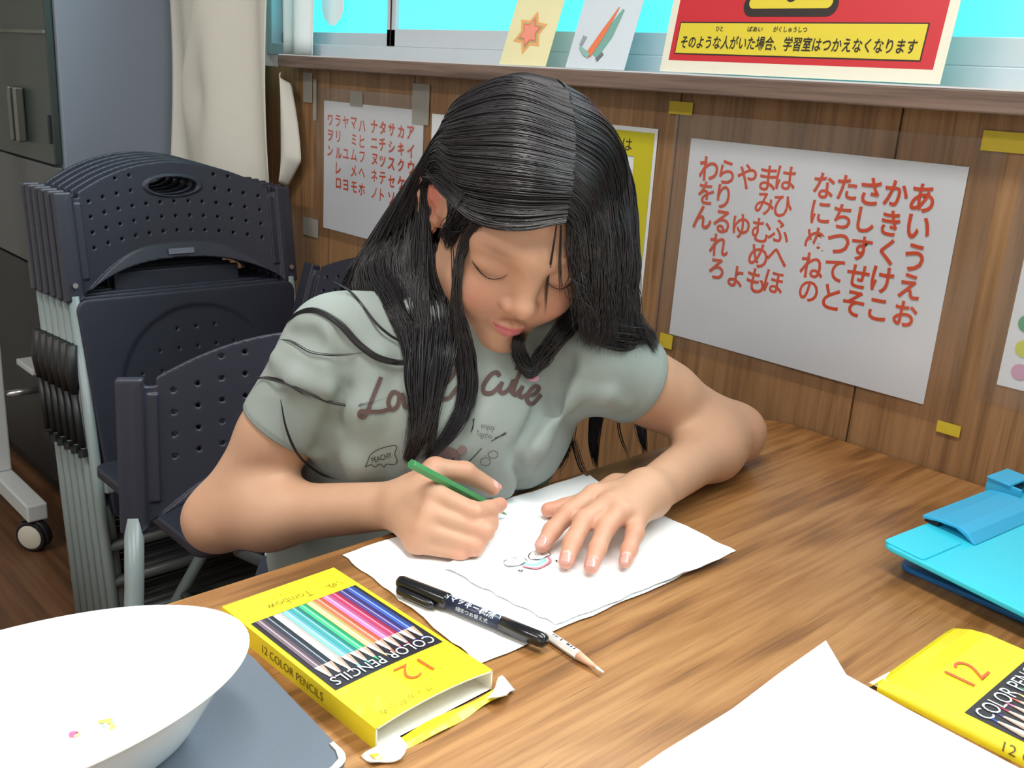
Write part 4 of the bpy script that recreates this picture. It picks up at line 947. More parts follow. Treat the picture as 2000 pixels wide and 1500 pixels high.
def hand_l():
    P = at_z; F = {'index': [P(1160, 968, .738), P(1110, 1003, .731), P(1078, 1037, .720), P(1059, 1066, .7125)],
         'middle': [P(1190, 984, .740), P(1141, 1017, .732), P(1118, 1060, .721), P(1106, 1096, .7125)],
         'ring': [P(1214, 999, .738), P(1183, 1030, .730), P(1167, 1072, .720), P(1155, 1106, .7125)],
         'little': [P(1243, 1012, .731), P(1240, 1042, .726), P(1229, 1073, .718), P(1221, 1097, .712)],
         'thumb': [P(1205, 955, .726), P(1150, 978, .717), P(1105, 992, .714), P(1071, 996, .7128)]}
    R_ = {'index': (.0100, .0086, .0076, .0064), 'middle': (.0100, .0088, .0078, .0066), 'ring': (.0096, .0084, .0074, .0063), 'little': (.0088, .0076, .0066, .0056), 'thumb': (.0125, .0098, .0088, .0070)}
    pr = []
    for k_ in ('index', 'middle', 'ring', 'little'): pr.append(cone(WL+(F[k_][0]-WL)*.12, F[k_][0], .0155, .0100, .014))
    pr.append(cone(WL, F['thumb'][0], .016, .0125, .012)); pr.append(cone(F['thumb'][0], F['thumb'][1], .0125, .010, .01))
    for k_ in F: pr.append(finger(F[k_], R_[k_]))
    return pr, F
HRp, FR = hand_r(); HLp, FL = hand_l()
# fingernails: shallow plates on the backs of the fingertips (tinted below)
NAILS = []
def nail(F, up, names, hand):
    for k_ in names:
        a, b = F[k_][-2], F[k_][-1]; t = (b-a)/np.linalg.norm(b-a); n_ = up-t*(up@t); n_ /= np.linalg.norm(n_); sdv = np.cross(t, n_)
        r = .0066 if k_ != 'little' else .0057
        c = b+n_*(r-.0016)+t*.0005; M = np.array([sdv, t, n_]).T
        NAILS.append((c, M, (.0050 if k_ != 'little' else .0042, .0064, .0022)))
nail(FL, vec(.05, -.02, 1), ('index', 'middle', 'ring', 'little'), 0)
nail(FR, vec(.2, -.3, 1), ('thumb',), 1); 
LEGS = []
for s in (-1, 1):
    hp = hip+TM[:, 0]*.062*s+vec(.02, 0, -.005); kn = hp+vec(.33, .0+.015*s, -.01); an = kn+vec(-.03, 0, -.40)
    an[2] = .075
    LEGS += [cone(hp, kn, .066, .046, .03), cone(kn, an, .044, .030, .02), cone(an+vec(-.02, 0, -.035), an+vec(.12, 0, -.045), .030, .024, .02)]
BODY = [HEAD, NECK]+TORSO+ARMS+HRp+HLp+[rbox((-.40, .5, .60), (.234, .7, .1046), .003, .003, 's'), Pr(lambda P: .4415-P[:, 2], (-.75, .6, .7), 2.0, .004, 'i')]   # sits on the chair seat
V, Q = surface(BODY, (-1.06, .28, .36), (-.40, .98, 1.12), .00165)
V = relax(V, Q, 1, .35)
V2, Q2 = surface(LEGS, (-1.1, .35, .0), (-.3, .9, .66), .006)
# skin tint: a real colour of the skin, lips, cheeks, ears, knuckles, nails
def tint(V):
    lin = lambda c: np.array(srgb(*c)[:3]); base = lin((192, 150, 123)); col = np.repeat(base[None], len(V), 0)
    L = (V-HC)@HM; nearh = np.linalg.norm(L, axis=1) < .16
    def blend(w_, c): nonlocal col; w_ = np.clip(w_, 0, 1)[:, None]; col = col*(1-w_)+lin(c)*w_
    def blob(P, c, r): return np.exp(-(((P-np.array(c))/np.array(r))**2).sum(1))
    blend(nearh*.35, (204, 150, 126))
    for s in (-1, 1):
        blend(nearh*blob(L, (.036*s, .075, -.030), (.020, .03, .018))*.38, (216, 142, 128))
        blend(nearh*blob(L, (.076*s, -.016, .006), (.012, .022, .028))*.8, (196, 104, 92))
        blend(nearh*blob(L, (.030*s, .076, .0225), (.0165, .012, .0034))*.50, (92, 66, 58))
        blend(nearh*blob(L, (.032*s, .078, -.0055), (.016, .012, .003))*.35, (150, 100, 88))
    blend(nearh*blob(L, (0, .097, -.024), (.012, .012, .010))*.35, (216, 140, 120))
    up_ = -.0484-.24*np.abs(L[:, 0]); lo_ = -.0618+26*L[:, 0]**2
    lip = nearh & (L[:, 1] > .066) & (np.abs(L[:, 0]) < .0165)
    wl = lip*np.clip((up_+.0015-L[:, 2])/.0018, 0, 1)*np.clip((L[:, 2]-lo_)/.002, 0, 1)
    blend(wl*.8, (198, 96, 112))
    for F in (FR, FL):
        for k_ in F:
            for j in (1, 2, 3): blend(np.exp(-(np.linalg.norm(V-F[k_][j], axis=1)/.0105)**2)*(.34 if j < 3 else .5), (226, 138, 122))
            blend(np.exp(-(np.linalg.norm(V-F[k_][0], axis=1)/.011)**2)*.25, (226, 150, 128))
    for c, M, r in NAILS:
        q = (V-c)@M; w_ = (np.abs(q[:, 0]) < r[0])*(np.abs(q[:, 1]) < r[1])*(q[:, 2] > -.002)*(np.linalg.norm(q[:, :2]/np.array(r[:2]), axis=1) < 1.05)*(q[:, 2] < .006)
        blend(w_*.75, (240, 188, 184))
    blend(np.exp(-(np.linalg.norm(V-ER, axis=1)/.03)**2)*.25, (212, 140, 112)); blend(np.exp(-(np.linalg.norm(V-EL-vec(.01, -.01, 0), axis=1)/.03)**2)*.2, (212, 140, 112))
    return col
Va = np.concatenate([V, V2]); Qa = np.concatenate([Q, Q2+len(V)])
me = fast_mesh("body", Va-G0, Qa); vcol(me, tint(Va))
M_skin = bpy.data.materials.new('skin'); M_skin.use_nodes = True; nt = M_skin.node_tree; b = nt.nodes['Principled BSDF']
at = nt.nodes.new('ShaderNodeVertexColor'); at.layer_name = 'tint'
tcn = nt.nodes.new('ShaderNodeTexCoord'); nz = nt.nodes.new('ShaderNodeTexNoise'); nz.inputs['Scale'].default_value = 60; nz.inputs['Detail'].default_value = 3; nt.links.new(tcn.outputs['Object'], nz.inputs['Vector'])
mr = nt.nodes.new('ShaderNodeMapRange'); mr.inputs['To Min'].default_value = .94; mr.inputs['To Max'].default_value = 1.06; nt.links.new(nz.outputs['Fac'], mr.inputs['Value'])
vm = nt.nodes.new('ShaderNodeVectorMath'); vm.operation = 'SCALE'; nt.links.new(at.outputs['Color'], vm.inputs[0]); nt.links.new(mr.outputs[0], vm.inputs['Scale']); nt.links.new(vm.outputs[0], b.inputs['Base Color'])
b.inputs['Roughness'].default_value = .48; b.inputs['Specular IOR Level'].default_value = .38
b.inputs['Subsurface Weight'].default_value = .18; b.inputs['Subsurface Radius'].default_value = (.010, .004, .002); b.inputs['Subsurface Scale'].default_value = .6
nf = nt.nodes.new('ShaderNodeTexNoise'); nf.inputs['Scale'].default_value = 900; nt.links.new(tcn.outputs['Object'], nf.inputs['Vector'])
bpn = nt.nodes.new('ShaderNodeBump'); bpn.inputs['Strength'].default_value = .12; bpn.inputs['Distance'].default_value = .0006; nt.links.new(nf.outputs['Fac'], bpn.inputs['Height']); nt.links.new(bpn.outputs[0], b.inputs['Normal'])
body = obj('body', me, M_skin, girl)
# fingernails as thin glossy plates
M_nail = mat('fingernail', (212, 152, 140), .25, coat=.3)
for c, M, r in NAILS:
    m = MB(); n_ = 8
    def nf_(u, v): a = (u-.5)*2; bb = (v-.5)*2; q = vec(a*r[0]*.92*math.sqrt(max(0, 1-.35*bb*bb)), bb*r[1]*.85, .0018-.0014*a*a*1.3-.0004*bb*bb); return c+M@q-G0
    m.grid(nf_, n_, n_); m.build('fingernail', M_nail, body, smooth=True, solid=.0003)
# eyelashes along the closed lids
M_lash = mat('eyelash_black', (30, 24, 24), .6)
for s in (-1, 1):
    m = MB(); pts = [hl(*p)-G0 for p in spline([(.0165*s, .0788, .0003), (.024*s, .0806, -.0046), (.032*s, .0802, -.0068), (.040*s, .0762, -.0054), (.0485*s, .0680, -.0008)], 5)]
    m.tube(pts, np.interp(np.linspace(0, 1, len(pts)), [0, .4, .9, 1], [.0002, .0004, .0006, .0002]), 6)
    for i in range(3, len(pts), 1):
        d = HM@vec(.25*s*(i/len(pts)-.3), .55, -.8); m.tube([pts[i], pts[i]+d*.0014, pts[i]+d*.0028+HM@vec(0, .0006, .0004)], [.00018, .00014, .00006], 4)
    m.build('eyelashes', M_lash, body, smooth=True)
# ---- T-shirt
def U_(x): return x/np.linalg.norm(x)
SHB = [ell(mid-spine*.062-fwd*.000, (.132, .097, .095), .03, M=TM), ell(mid-spine*.17+fwd*.002, (.126, .096, .13), .06, M=TM), ell(hip+spine*.10+fwd*.012, (.140, .108, .14), .06, M=TM)]
for S in (SR, SL): SHB.append(cone(C7-spine*.010, S-spine*.006, .045, .043, .03))
def sleeve(S, E_, t, r0, r1):
    ax_ = U_(E_-S); c = S+(E_-S)*t
    def cut(P): return (P-c)@ax_
    out = group([cone(S, c+ax_*.03, r0, r1, .01), Pr(lambda P: (P-c)@ax_, c, .08, .004, 'i'), cone(c-ax_*.022, c+ax_*.05, r1-.003, r1-.0030, .002, 's')], .028)
    return out, c, ax_
slR, cR, aR = sleeve(SR, ER, .47, .0475, .0405); slL, cL, aL = sleeve(SL, EL, .33, .0475, .0440)
SHB += [slR, slL]
def trace(prims, PX, d0=.62, d1=1.5, it=70):
    PX = np.atleast_2d(np.array(PX, float)); D = np.stack([ray(a, b_) for a, b_ in PX]); ln = np.linalg.norm(D, axis=1)
    d = np.full(len(PX), d0)
    for _ in range(it):
        P = EYE+D*d[:, None]; s = fold_sdf(prims, P, P.mean(0), 3.0); d = np.minimum(d+np.maximum(s*.8, -.002)/ln, d1)
    return EYE+D*d[:, None]
def fold_line(pts, r, k, op, depth):
    P = trace(SHB, pts); out = []
    D = np.array([U_(p-EYE) for p in P])*depth[:, None] if hasattr(depth, '__len__') else np.array([U_(p-EYE) for p in P])*depth
    P = P+D
    rs = np.interp(np.linspace(0, 1, len(P)), [0, .5, 1], [r*.45, r, r*.45])
    return [cone(a, b_, ra, rb, k, op) for a, b_, ra, rb in zip(P[:-1], P[1:], rs[:-1], rs[1:])]
FOLDS = []
FOLDS += fold_line([(664, 650), (668, 712), (671, 768), (650, 825), (622, 880)], .0085, .012, 's', -.002)
FOLDS += fold_line([(735, 700), (715, 800), (705, 900), (715, 960)], .010, .022, 'u', .004)
FOLDS += fold_line([(1140, 690), (1100, 770), (1040, 870), (985, 960)], .010, .020, 'u', .003)
FOLDS += fold_line([(1110, 700), (1066, 790), (1010, 880)], .0075, .014, 's', -.0015)
FOLDS += fold_line([(1085, 660), (1095, 720), (1085, 800)], .006, .014, 's', -.001)
FOLDS += fold_line([(930, 690), (925, 760), (900, 850)], .006, .018, 's', -.002)
FOLDS += fold_line([(560, 650), (600, 660), (640, 690)], .006, .014, 's', -.002)
FOLDS += fold_line([(540, 700), (580, 740), (640, 760)], .006, .016, 'u', .003)
FOLDS += fold_line([(1130, 760), (1180, 770), (1215, 790)], .006, .014, 'u', .003)
FOLDS += fold_line([(600, 900), (612, 980), (600, 1060)], .006, .016, 'u', .002)
FOLDS += fold_line([(1010, 900), (1022, 950), (1010, 990)], .005, .012, 's', -.002)
collar = cone(C7+spine*.016-fwd*.012, hl(0, -.03, -.03), .040, .056, .006, 's')
SH = SHB+FOLDS+[rbox((-.40, .5, .60), (.2375, .7, .1025), .004, .01, 's'), Pr(lambda P: (hip-spine*.03-P)@spine, hip, .3, .01, 'i'), collar]
V, Q = surface(SH, (-1.08, .32, .40), (-.50, .98, .95), .0026)
V = relax(V, Q, 2, .4)
M_shirt = mat('grey_green_cotton', (148, 157, 153), .9, spec=.2, noise=.02, nscale=25, bump=.25, bscale=1400)
shirt = obj('t_shirt', fast_mesh('t_shirt', V-G0, Q), M_shirt, girl)
# stitched hems
M_hem = mat('grey_green_hem', (143, 152, 149), .9, spec=.2, bump=.3, bscale=1600)
for c, a, r in ((cR, aR, .0405), (cL, aL, .0440)):
    u = U_(np.cross(a, (0, 0, 1.0))); v_ = np.cross(a, u); m = MB(); n_ = 40; vs = []; 
    for k_, (rr, sft) in enumerate(((r+.0007, -.0185), (r+.0014, -.0180), (r+.0014, -.0010), (r+.0006, .0004), (r-.0022, .0004))):
        for j in range(n_): t = 2*math.pi*j/n_; vs.append(c+a*sft+rr*(math.cos(t)*u+math.sin(t)*v_)-G0)
    m.add(vs, [(i*n_+j, i*n_+(j+1) % n_, (i+1)*n_+(j+1) % n_, (i+1)*n_+j) for i in range(4) for j in range(n_)]); m.build('sleeve_hem', M_hem, shirt, smooth=True)
# print on the chest: drawn flat, then laid onto the cloth
class Print(MB):
    def lay(s, name, m, off=.0011, parent=None):
        P = trace(SH, [(p[0], p[1]) for p in s.v]); 
        s.v = [tuple(q-U_(q-EYE)*off-G0) for q in P]; return s.build(name, m, parent or shirt)
O2 = (0, 0, 0); RX_ = (1, 0, 0); UY_ = (0, -1, 0)
def cr6(p): return (640+p[0]/4.348, 680+p[1]/4.348)
def pen(pm, pts, w_, cl=False, n=6, f=cr6):
    q = spline([f(p) for p in pts], n, cl); ribbon(pm, q, w_, O2, (1, 0, 0), (0, 1, 0), cl)
pm = Print()
for st in ([(455, 245), (420, 330), (375, 440), (335, 545), (300, 590), (268, 572), (285, 535), (350, 540), (440, 540), (520, 520)],
           [(590, 372), (545, 380), (515, 455), (540, 520), (590, 490), (607, 410), (590, 372)], [(607, 400), (640, 400), (645, 470), (668, 505), (705, 460), (722, 395), (760, 392)],
           [(770, 470), (830, 420), (830, 372), (785, 385), (770, 440), (800, 485), (880, 450)], [(880, 450), (985, 330), (1090, 190), (1085, 130), (1040, 150), (985, 270), (958, 380), (985, 430), (1040, 420)],
           [(1040, 420), (1110, 330), (1125, 395), (1175, 385), (1235, 300), (1262, 245)], [(1250, 270), (1215, 380), (1170, 460), (1110, 500)],
           [(1460, 240), (1440, 205), (1385, 225), (1325, 310), (1330, 375), (1400, 375), (1480, 300)], [(1485, 285), (1462, 350), (1490, 380), (1545, 340), (1580, 270), (1560, 350), (1575, 385)],
           [(1640, 190), (1600, 290), (1578, 370), (1600, 395), (1650, 340)], [(1590, 165), (1630, 178), (1665, 190)], [(1660, 320), (1630, 390), (1655, 415), (1705, 385)],
           [(1690, 405), (1760, 390), (1795, 340), (1760, 325), (1705, 385), (1700, 450), (1745, 470), (1815, 395)]): pen(pm, st, 8.0)
M_brown = mat('brown_print', (90, 70, 67), .85); M_pinkp = mat('pink_print', (226, 160, 184), .8)
pm.lay('lovely_cutie_lettering', M_brown)
pm = Print(); pm.add([(*cr6((1745+48*math.cos(t)*(1+.15*math.sin(3*t)), 245+42*math.sin(t))), 0) for t in np.linspace(0, 2*math.pi, 20)[:-1]], [tuple(range(19))]); pm.lay('pink_heart', M_pinkp, .0013)
pm = Print()
letters(pm, 'enjoy', (953, 835, 0), (.985, .17, 0), (.17, -.985, 0), height=17, width=27, bold=-.015); letters(pm, 'Together', (946, 851, 0), (.985, .2, 0), (.1, -.985, 0), height=16, width=32, bold=-.015)
for a, b_ in (((1245, 595), (1215, 715)), ((1235, 600), (1230, 690)), ((1390, 790), (1515, 715)), ((1420, 765), (1520, 725)), ((1160, 1000), (1310, 850))): pen(pm, [a, ((a[0]+b_[0])/2+4, (a[1]+b_[1])/2), b_], 1.6)
letters(pm, 'PEACHY', (745, 894, 0), (.96, -.28, 0), (-.28, -.96, 0), height=15, width=40, bold=.0)
pen(pm, [(320, 1010), (340, 960), (370, 900), (460, 850), (580, 830), (570, 900), (590, 960), (560, 990), (500, 985), (480, 1010), (440, 985), (400, 1010), (370, 990), (320, 1010)], 1.4)
for cx, cy, r in ((1340, 965, 42), (1405, 905, 40)): pen(pm, [(cx+r*math.cos(t), cy+r*.8*math.sin(t)) for t in np.linspace(0, 6.28, 13)[:-1]], 1.0, True, 3)
pm.lay('small_black_print', M_ink, .0012)
pm = Print(); pm.add([(872+28*math.cos(t), 897+25*math.sin(t)*(1 if math.sin(t) < 0 else .9), 0) for t in np.linspace(0, 2*math.pi, 30)[:-1]], [tuple(range(29))])
for cx in (838, 903): pm.add([(cx+9*math.cos(t), 879+9.5*math.sin(t), 0) for t in np.linspace(0, 2*math.pi, 16)[:-1]], [tuple(range(15))])
bear = pm.lay('bear_print', mat('mauve_brown_print', (134, 110, 110), .85), .0010)
pm = Print()
for cx in (862, 885): pm.add([(cx+2.2*math.cos(t), 897+2.4*math.sin(t), 0) for t in np.linspace(0, 2*math.pi, 9)[:-1]], [tuple(range(8))])
pm.lay('bear_eyes', M_ink, .0016, bear); 
# ---- shorts over the thighs
SHORTS = [ell(hip, (.128, .096, .10), .03, M=TM)]+[cone(l.c-(l.c-hip)*0, l.c+vec(.10, 0, 0), .074, .068, .03) for l in (LEGS[0], LEGS[3])]+[cone(hip+TM[:, 0]*.062*s, LEGS[0 if s < 0 else 3].c, .078, .074, .03) for s in (-1, 1)]
SHORTS += [Pr(lambda P: .4385-P[:, 2], (-.75, .6, .6), 2.0, .004, 'i'), Pr(lambda P: P[:, 2]-.575, (hip[0], hip[1], .5), .4, .01, 'i')]
V, Q = surface(SHORTS, (-1.1, .35, .36), (-.45, .9, .62), .006); obj('shorts', fast_mesh('shorts', V-G0, Q), mat('dark_denim', (48, 54, 70), .85, bump=.2, bscale=1200), girl)
# ---- green pencil held in the right hand (a thing of its own)
PT, PB = at_z(989, 1005, TZ+.0052), at_d(803, 906, .800)
pa = U_(PT-PB); pl = np.linalg.norm(PT-PB); gp = empty('pencil', PB, 'green colour pencil held in the girl’s right hand', 'pencil')
m = MB(); m.tube([pa*.0, pa*(pl-.022)], .0044, 6); m.build('barrel', mat('green_pencil_lacquer', (62, 138, 84), .3, coat=.3), gp, bevel=.0004)
m = MB(); m.tube([pa*(pl-.022), pa*(pl-.007)], [.0042, .0015], 12); m.build('wood_point', bpy.data.materials['cedar_wood'], gp, smooth=True)
m = MB(); m.tube([pa*(pl-.007), pa*pl], [.0015, .0004], 10); m.build('lead', mat('green_lead', (60, 150, 100), .6), gp, smooth=True)
# ------------------------------------------------------------------ her hair: a dark cap on the scalp and combed strands in separate locks
M_hair = mat('black_hair', (35, 32, 36), .33, spec=.6)
M_hair.node_tree.nodes['Principled BSDF'].inputs['Anisotropic'].default_value = .3
rng = np.random.RandomState(11)
SKC, SKR = vec(0, -.014, .036), vec(.0725, .090, .079)
def on_scalp(p, h):
    p = np.array(p, float); d = (p-SKC); k = np.linalg.norm(d/(SKR+h)); return HC+HM@(SKC+d/k)
ALL = [p for p in BODY]+[]
def surf_pt(px, py, lift):
    P = trace(SH+[HEAD, NECK]+ARMS, [(px, py)], .6, 1.6, 60)[0]; return P-U_(P-EYE)*lift
def guide(scalp, fall, h=.009):
    out = [on_scalp(p, h) for p in scalp]
    for f in fall:
        if len(f) == 2: out.append(surf_pt(f[0], f[1], .007))
        elif f[2] == 'w': out.append(np.array(f[3], float))
        else: out.append(at_d(*f))
    return np.array(out)
def mb_(a, b_, c): return C7*0+mid+fwd*a+lat2*b_+spine*c     # a point in the torso's own frame
W3 = lambda p: (0, 0, 'w', p)
RFLOW = [(0.0, guide([(-.012, .081, .062), (.024, .082, .048), (.054, .062, .036), (.078, .020, .032), (.084, -.026, .014)], [(838, 500, .908), (828, 580, .900), (832, 690), (818, 880)])),
         (.20, guide([(-.012, .064, .092), (.032, .058, .086), (.072, .022, .060), (.090, -.022, .040)], [(812, 440, .938), (796, 515, .928), (804, 600, .908), (820, 700), (800, 900)])),
         (.42, guide([(-.012, .035, .114), (.036, .022, .110), (.078, -.010, .078), (.096, -.046, .036)], [(768, 445, .958), (735, 520, .958), (762, 590), (800, 690), (815, 800)])),
         (.60, guide([(-.012, .01, .121), (.036, -.010, .114), (.078, -.040, .078), (.090, -.075, .030)], [(738, 460, .985), (694, 525, .99), (672, 570, 1.01), W3(mb_(-.098, -.080, -.05)), W3(mb_(-.10, -.075, -.16))])),
         (.78, guide([(-.012, -.02, .121), (.034, -.040, .110), (.068, -.065, .070), (.066, -.090, .020), (.055, -.096, -.03)], [W3(mb_(-.078, -.055, .040)), W3(mb_(-.100, -.062, .0)), W3(mb_(-.112, -.066, -.09)), W3(mb_(-.112, -.066, -.22))])),
         (1.0, guide([(-.012, -.055, .110), (.014, -.080, .090), (.030, -.104, .050), (.028, -.108, .0), (.024, -.100, -.05)], [W3(mb_(-.088, -.020, .035)), W3(mb_(-.108, -.020, -.04)), W3(mb_(-.116, -.020, -.12)), W3(mb_(-.116, -.024, -.25))]))]
LFLOW = [(0.0, guide([(-.012, .081, .062)], [(1107, 446, .824), (1110, 464, .829), (1112, 492, .836), (1115, 527, .843), (1119, 565, .850), (1123, 605, .862), (1129, 640, .878), (1135, 668, .892)])),
         (.22, guide([(-.012, .062, .096), (-.030, .069, .088)], [(1154, 405, .836), (1162, 445, .846), (1166, 492, .857), (1168, 545, .868), (1168, 600, .882), (1162, 645, .893), (1152, 678, .90)])),
         (.50, guide([(-.012, .020, .121), (-.052, .020, .112), (-.086, .016, .084)], [(1203, 385, .893), (1212, 450, .897), (1214, 520, .905), (1216, 590, .915), (1217, 640, .920), (1214, 684, .925)])),
         (.72, guide([(-.012, -.010, .122), (-.054, -.018, .113)], [(1205, 300, .900), (1224, 365, .922), (1232, 440, .930), (1237, 520, .938), (1238, 590, .945), (1256, 640, .950), (1290, 672, .955)])),
         (.86, guide([(-.012, -.035, .117), (-.050, -.052, .104), (-.082, -.064, .072)], [(1208, 400, .980), (1216, 480, .990), (1216, 560, 1.0), (1210, 620, 1.02), W3(mb_(-.085, .100, -.10)), W3(mb_(-.075, .112, -.23))])),
         (1.0, guide([(-.012, -.055, .110), (-.030, -.084, .088), (-.045, -.104, .048), (-.045, -.108, .0), (-.040, -.100, -.05)], [W3(mb_(-.088, .040, .03)), W3(mb_(-.108, .055, -.05)), W3(mb_(-.112, .062, -.14)), W3(mb_(-.105, .070, -.26))]))]
HAIR_V, HAIR_Q = [], []; hn = 0
def strands(P, rad, taper=.35, tin=0):
    """P (n,k,3) centre lines -> three-sided tubes; rad (n,)"""
    global hn
    n, k, _ = P.shape; T = np.gradient(P, axis=1); T /= np.linalg.norm(T, axis=2, keepdims=True)+1e-12
    ref = vec(.3, .2, .93); ref = ref/np.linalg.norm(ref); A = np.cross(T, ref); A /= np.linalg.norm(A, axis=2, keepdims=True)+1e-9; B = np.cross(T, A)
    t = np.linspace(0, 1, k); pf = np.minimum(1, (1-t)/taper+.08)
    if tin: pf = np.minimum(pf, t/tin+.08)
    prof = pf[None, :, None]*rad[:, None, None]
    vs = np.stack([P+prof*(math.cos(a)*A+math.sin(a)*B) for a in (0, 2.0944, 4.18879)], 2).reshape(-1, 3)
    i = np.arange(n)[:, None, None]; j = np.arange(k-1)[None, :, None]; c = np.arange(3)[None, None, :]
    b0 = (i*k+j)*3; q = np.stack([b0+c, b0+(c+1) % 3, b0+3+(c+1) % 3, b0+3+c], -1).reshape(-1, 4)
    HAIR_V.append(vs); HAIR_Q.append(q+hn); hn += len(vs)
def cat(C, m):
    """Catmull-Rom through control points C (n,k,3), m samples per span"""
    n, k, _ = C.shape; E0 = 2*C[:, :1]-C[:, 1:2]; E1 = 2*C[:, -1:]-C[:, -2:-1]; X = np.concatenate([E0, C, E1], 1); out = []
    t = (np.arange(m)/m)[None, :, None]
    for s in range(k-1):
        a, b_, c, d = X[:, s:s+1], X[:, s+1:s+2], X[:, s+2:s+3], X[:, s+3:s+4]
        out.append(.5*(2*b_+(-a+c)*t+(2*a-5*b_+4*c-d)*t*t+(-a+3*b_-3*c+d)*t**3))
    out.append(C[:, -1:]); return np.concatenate(out, 1)
def keep_out(P, h=.0065):
    """push strands out of the scalp"""
    L = (P-HC)@HM; d = L-SKC; k = np.linalg.norm(d/(SKR+h), axis=-1, keepdims=True); inside = (k < 1) & (L[..., 2:3] > -.03)
    return np.where(inside, HC+(SKC+d/np.maximum(k, 1e-6))@HM.T, P)
def flow(F, n, lo=0., hi=1., rad=.00055, wob=.0020, clumps=120, lift=(.0, .007)):
    S = np.array([f[0] for f in F]); G = np.stack([f[1] for f in F])
    cl = np.sort(rng.uniform(lo, hi, clumps)); ci = rng.randint(0, clumps, n); s = np.clip(cl[ci]+rng.normal(0, .012, n), lo, hi)
    ix = np.clip(np.searchsorted(S, s)-1, 0, len(S)-2); w_ = ((s-S[ix])/(S[ix+1]-S[ix]))[:, None, None]; w_ = w_*w_*(3-2*w_)*.5+w_*.5
    C = G[ix]*(1-w_)+G[ix+1]*w_
    k = C.shape[1]; cw = rng.normal(0, 1, (clumps, k, 3))[ci]*.5+rng.normal(0, 1, (n, k, 3))*.55
    amp = np.array([.15, .35, .5, .7, .9, 1.3, 1.7, 2.0, 2.6][:k])*wob; C = C+cw*amp[None, :, None]
    lf = rng.uniform(lift[0], lift[1], n); Lc = (C-HC)
    dirs = Lc/np.linalg.norm(Lc, axis=2, keepdims=True); sc = np.array([.6, 1, 1, 1, 1, .8, .4, .3, .2][:k]); C = C+dirs*lf[:, None, None]*sc[None, :, None]
    P = keep_out(cat(C, 5)); tm = np.clip(rng.normal(.93, .06, n), .72, 1.0)
    # vary the length of the ends
    m = P.shape[1]; idx = np.linspace(0, 1, m)[None]*tm[:, None]*(m-1); i0 = np.clip(idx.astype(int), 0, m-2); fr = (idx-i0)[..., None]
    r_ = np.arange(n)[:, None]; P = P[r_, i0]*(1-fr)+P[r_, i0+1]*fr
    strands(P, rng.uniform(.7, 1.25, n)*rad)
def lock(pts, width, n, rad=.0005, flat=.5, m=7, fray=.3, tin=0):
    """a lock of n strands along pts; width = radii along it"""
    C = np.array([surf_pt(p[0], p[1], p[2] if len(p) > 2 else .006) if (len(p) < 3 or p[2] < .1) else at_d(*p) for p in pts])
    D_ = np.array([(c-EYE)@CR[:, 2] for c in C]); ok = D_ < 1.3
    for i in range(len(C)):
        if not ok[i]: j = min((abs(i-q), q) for q in range(len(C)) if ok[q])[1]; C[i] = at_d(pts[i][0], pts[i][1], D_[j]+.01*abs(i-j))
    k = len(C); Wd = np.interp(np.linspace(0, 1, k), np.linspace(0, 1, len(width)), width)
    T = np.gradient(C, axis=0); T /= np.linalg.norm(T, axis=1, keepdims=True); V_ = np.array([U_(c-EYE) for c in C]); A = np.cross(T, V_); A /= np.linalg.norm(A, axis=1, keepdims=True); B = np.cross(T, A)
    an = rng.uniform(0, 2*math.pi, n); rr = np.sqrt(rng.uniform(0, 1, n)); u = rr*np.cos(an); v_ = rr*np.sin(an)
    Cn = C[None]+Wd[None, :, None]*(u[:, None, None]*A[None]+flat*v_[:, None, None]*B[None])+rng.normal(0, 1, (n, k, 3))*Wd[None, :, None]*fray*.5
    P = cat(Cn, m); tm = rng.uniform(.82, 1, n); M_ = P.shape[1]; idx = np.linspace(0, 1, M_)[None]*tm[:, None]*(M_-1); i0 = np.clip(idx.astype(int), 0, M_-2); fr = (idx-i0)[..., None]; r_ = np.arange(n)[:, None]
    P = P[r_, i0]*(1-fr)+P[r_, i0+1]*fr; strands(P, rng.uniform(.7, 1.2, n)*rad, tin=tin)
flow(RFLOW, 1900, 0, .44, clumps=80); flow(RFLOW, 1500, .42, 1.0, clumps=90)
flow(LFLOW, 1900, 0.04, .80, clumps=110); flow(LFLOW, 900, .78, 1.0, clumps=60)
flow(LFLOW, 26, 0, .08, clumps=9, wob=.006, rad=.0004)
# lock falling from the temple past the cheek onto the chest
lock([(930, 436, .006), (908, 476, .007), (895, 530, .008), (892, 590, .010), (900, 640, .02), (912, 700, .012), (912, 770, .007), (890, 830, .007), (850, 880, .007), (818, 900, .008)], [.004, .0042, .004, .0045, .006, .0085, .0085, .007, .005, .0025], 220)
lock([(842, 480, .908), (850, 550, .908), (868, 615, .902), (866, 690, .012), (850, 780, .007), (842, 870, .007), (835, 905, .006)], [.008, .011, .013, .010, .005, .003, .002], 280)
lock([(835, 640, .015), (830, 740, .010), (822, 830, .009), (806, 880, .009), (792, 905, .006)], [.018, .016, .0085, .006, .004], 340)
lock([(925, 395, .005), (902, 425, .006), (884, 455, .005), (874, 490, .005)], [.012, .012, .009, .004], 220, fray=.5)
# loop of hair under the chin from the far side
lock([(1138, 590, .905), (1112, 630, .902), (1082, 668, .895), (1058, 700, .010), (1036, 722, .008), (1018, 700, .009), (1012, 668, .014), (1030, 625, .93)], [.010, .009, .008, .0075, .007, .0065, .006, .006], 300, flat=.7)
# ends of the far lock resting on the shoulder
lock([(1150, 600, .915), (1175, 640, .010), (1215, 655, .009), (1262, 660, .008), (1282, 690, .006)], [.020, .016, .013, .010, .005], 260)
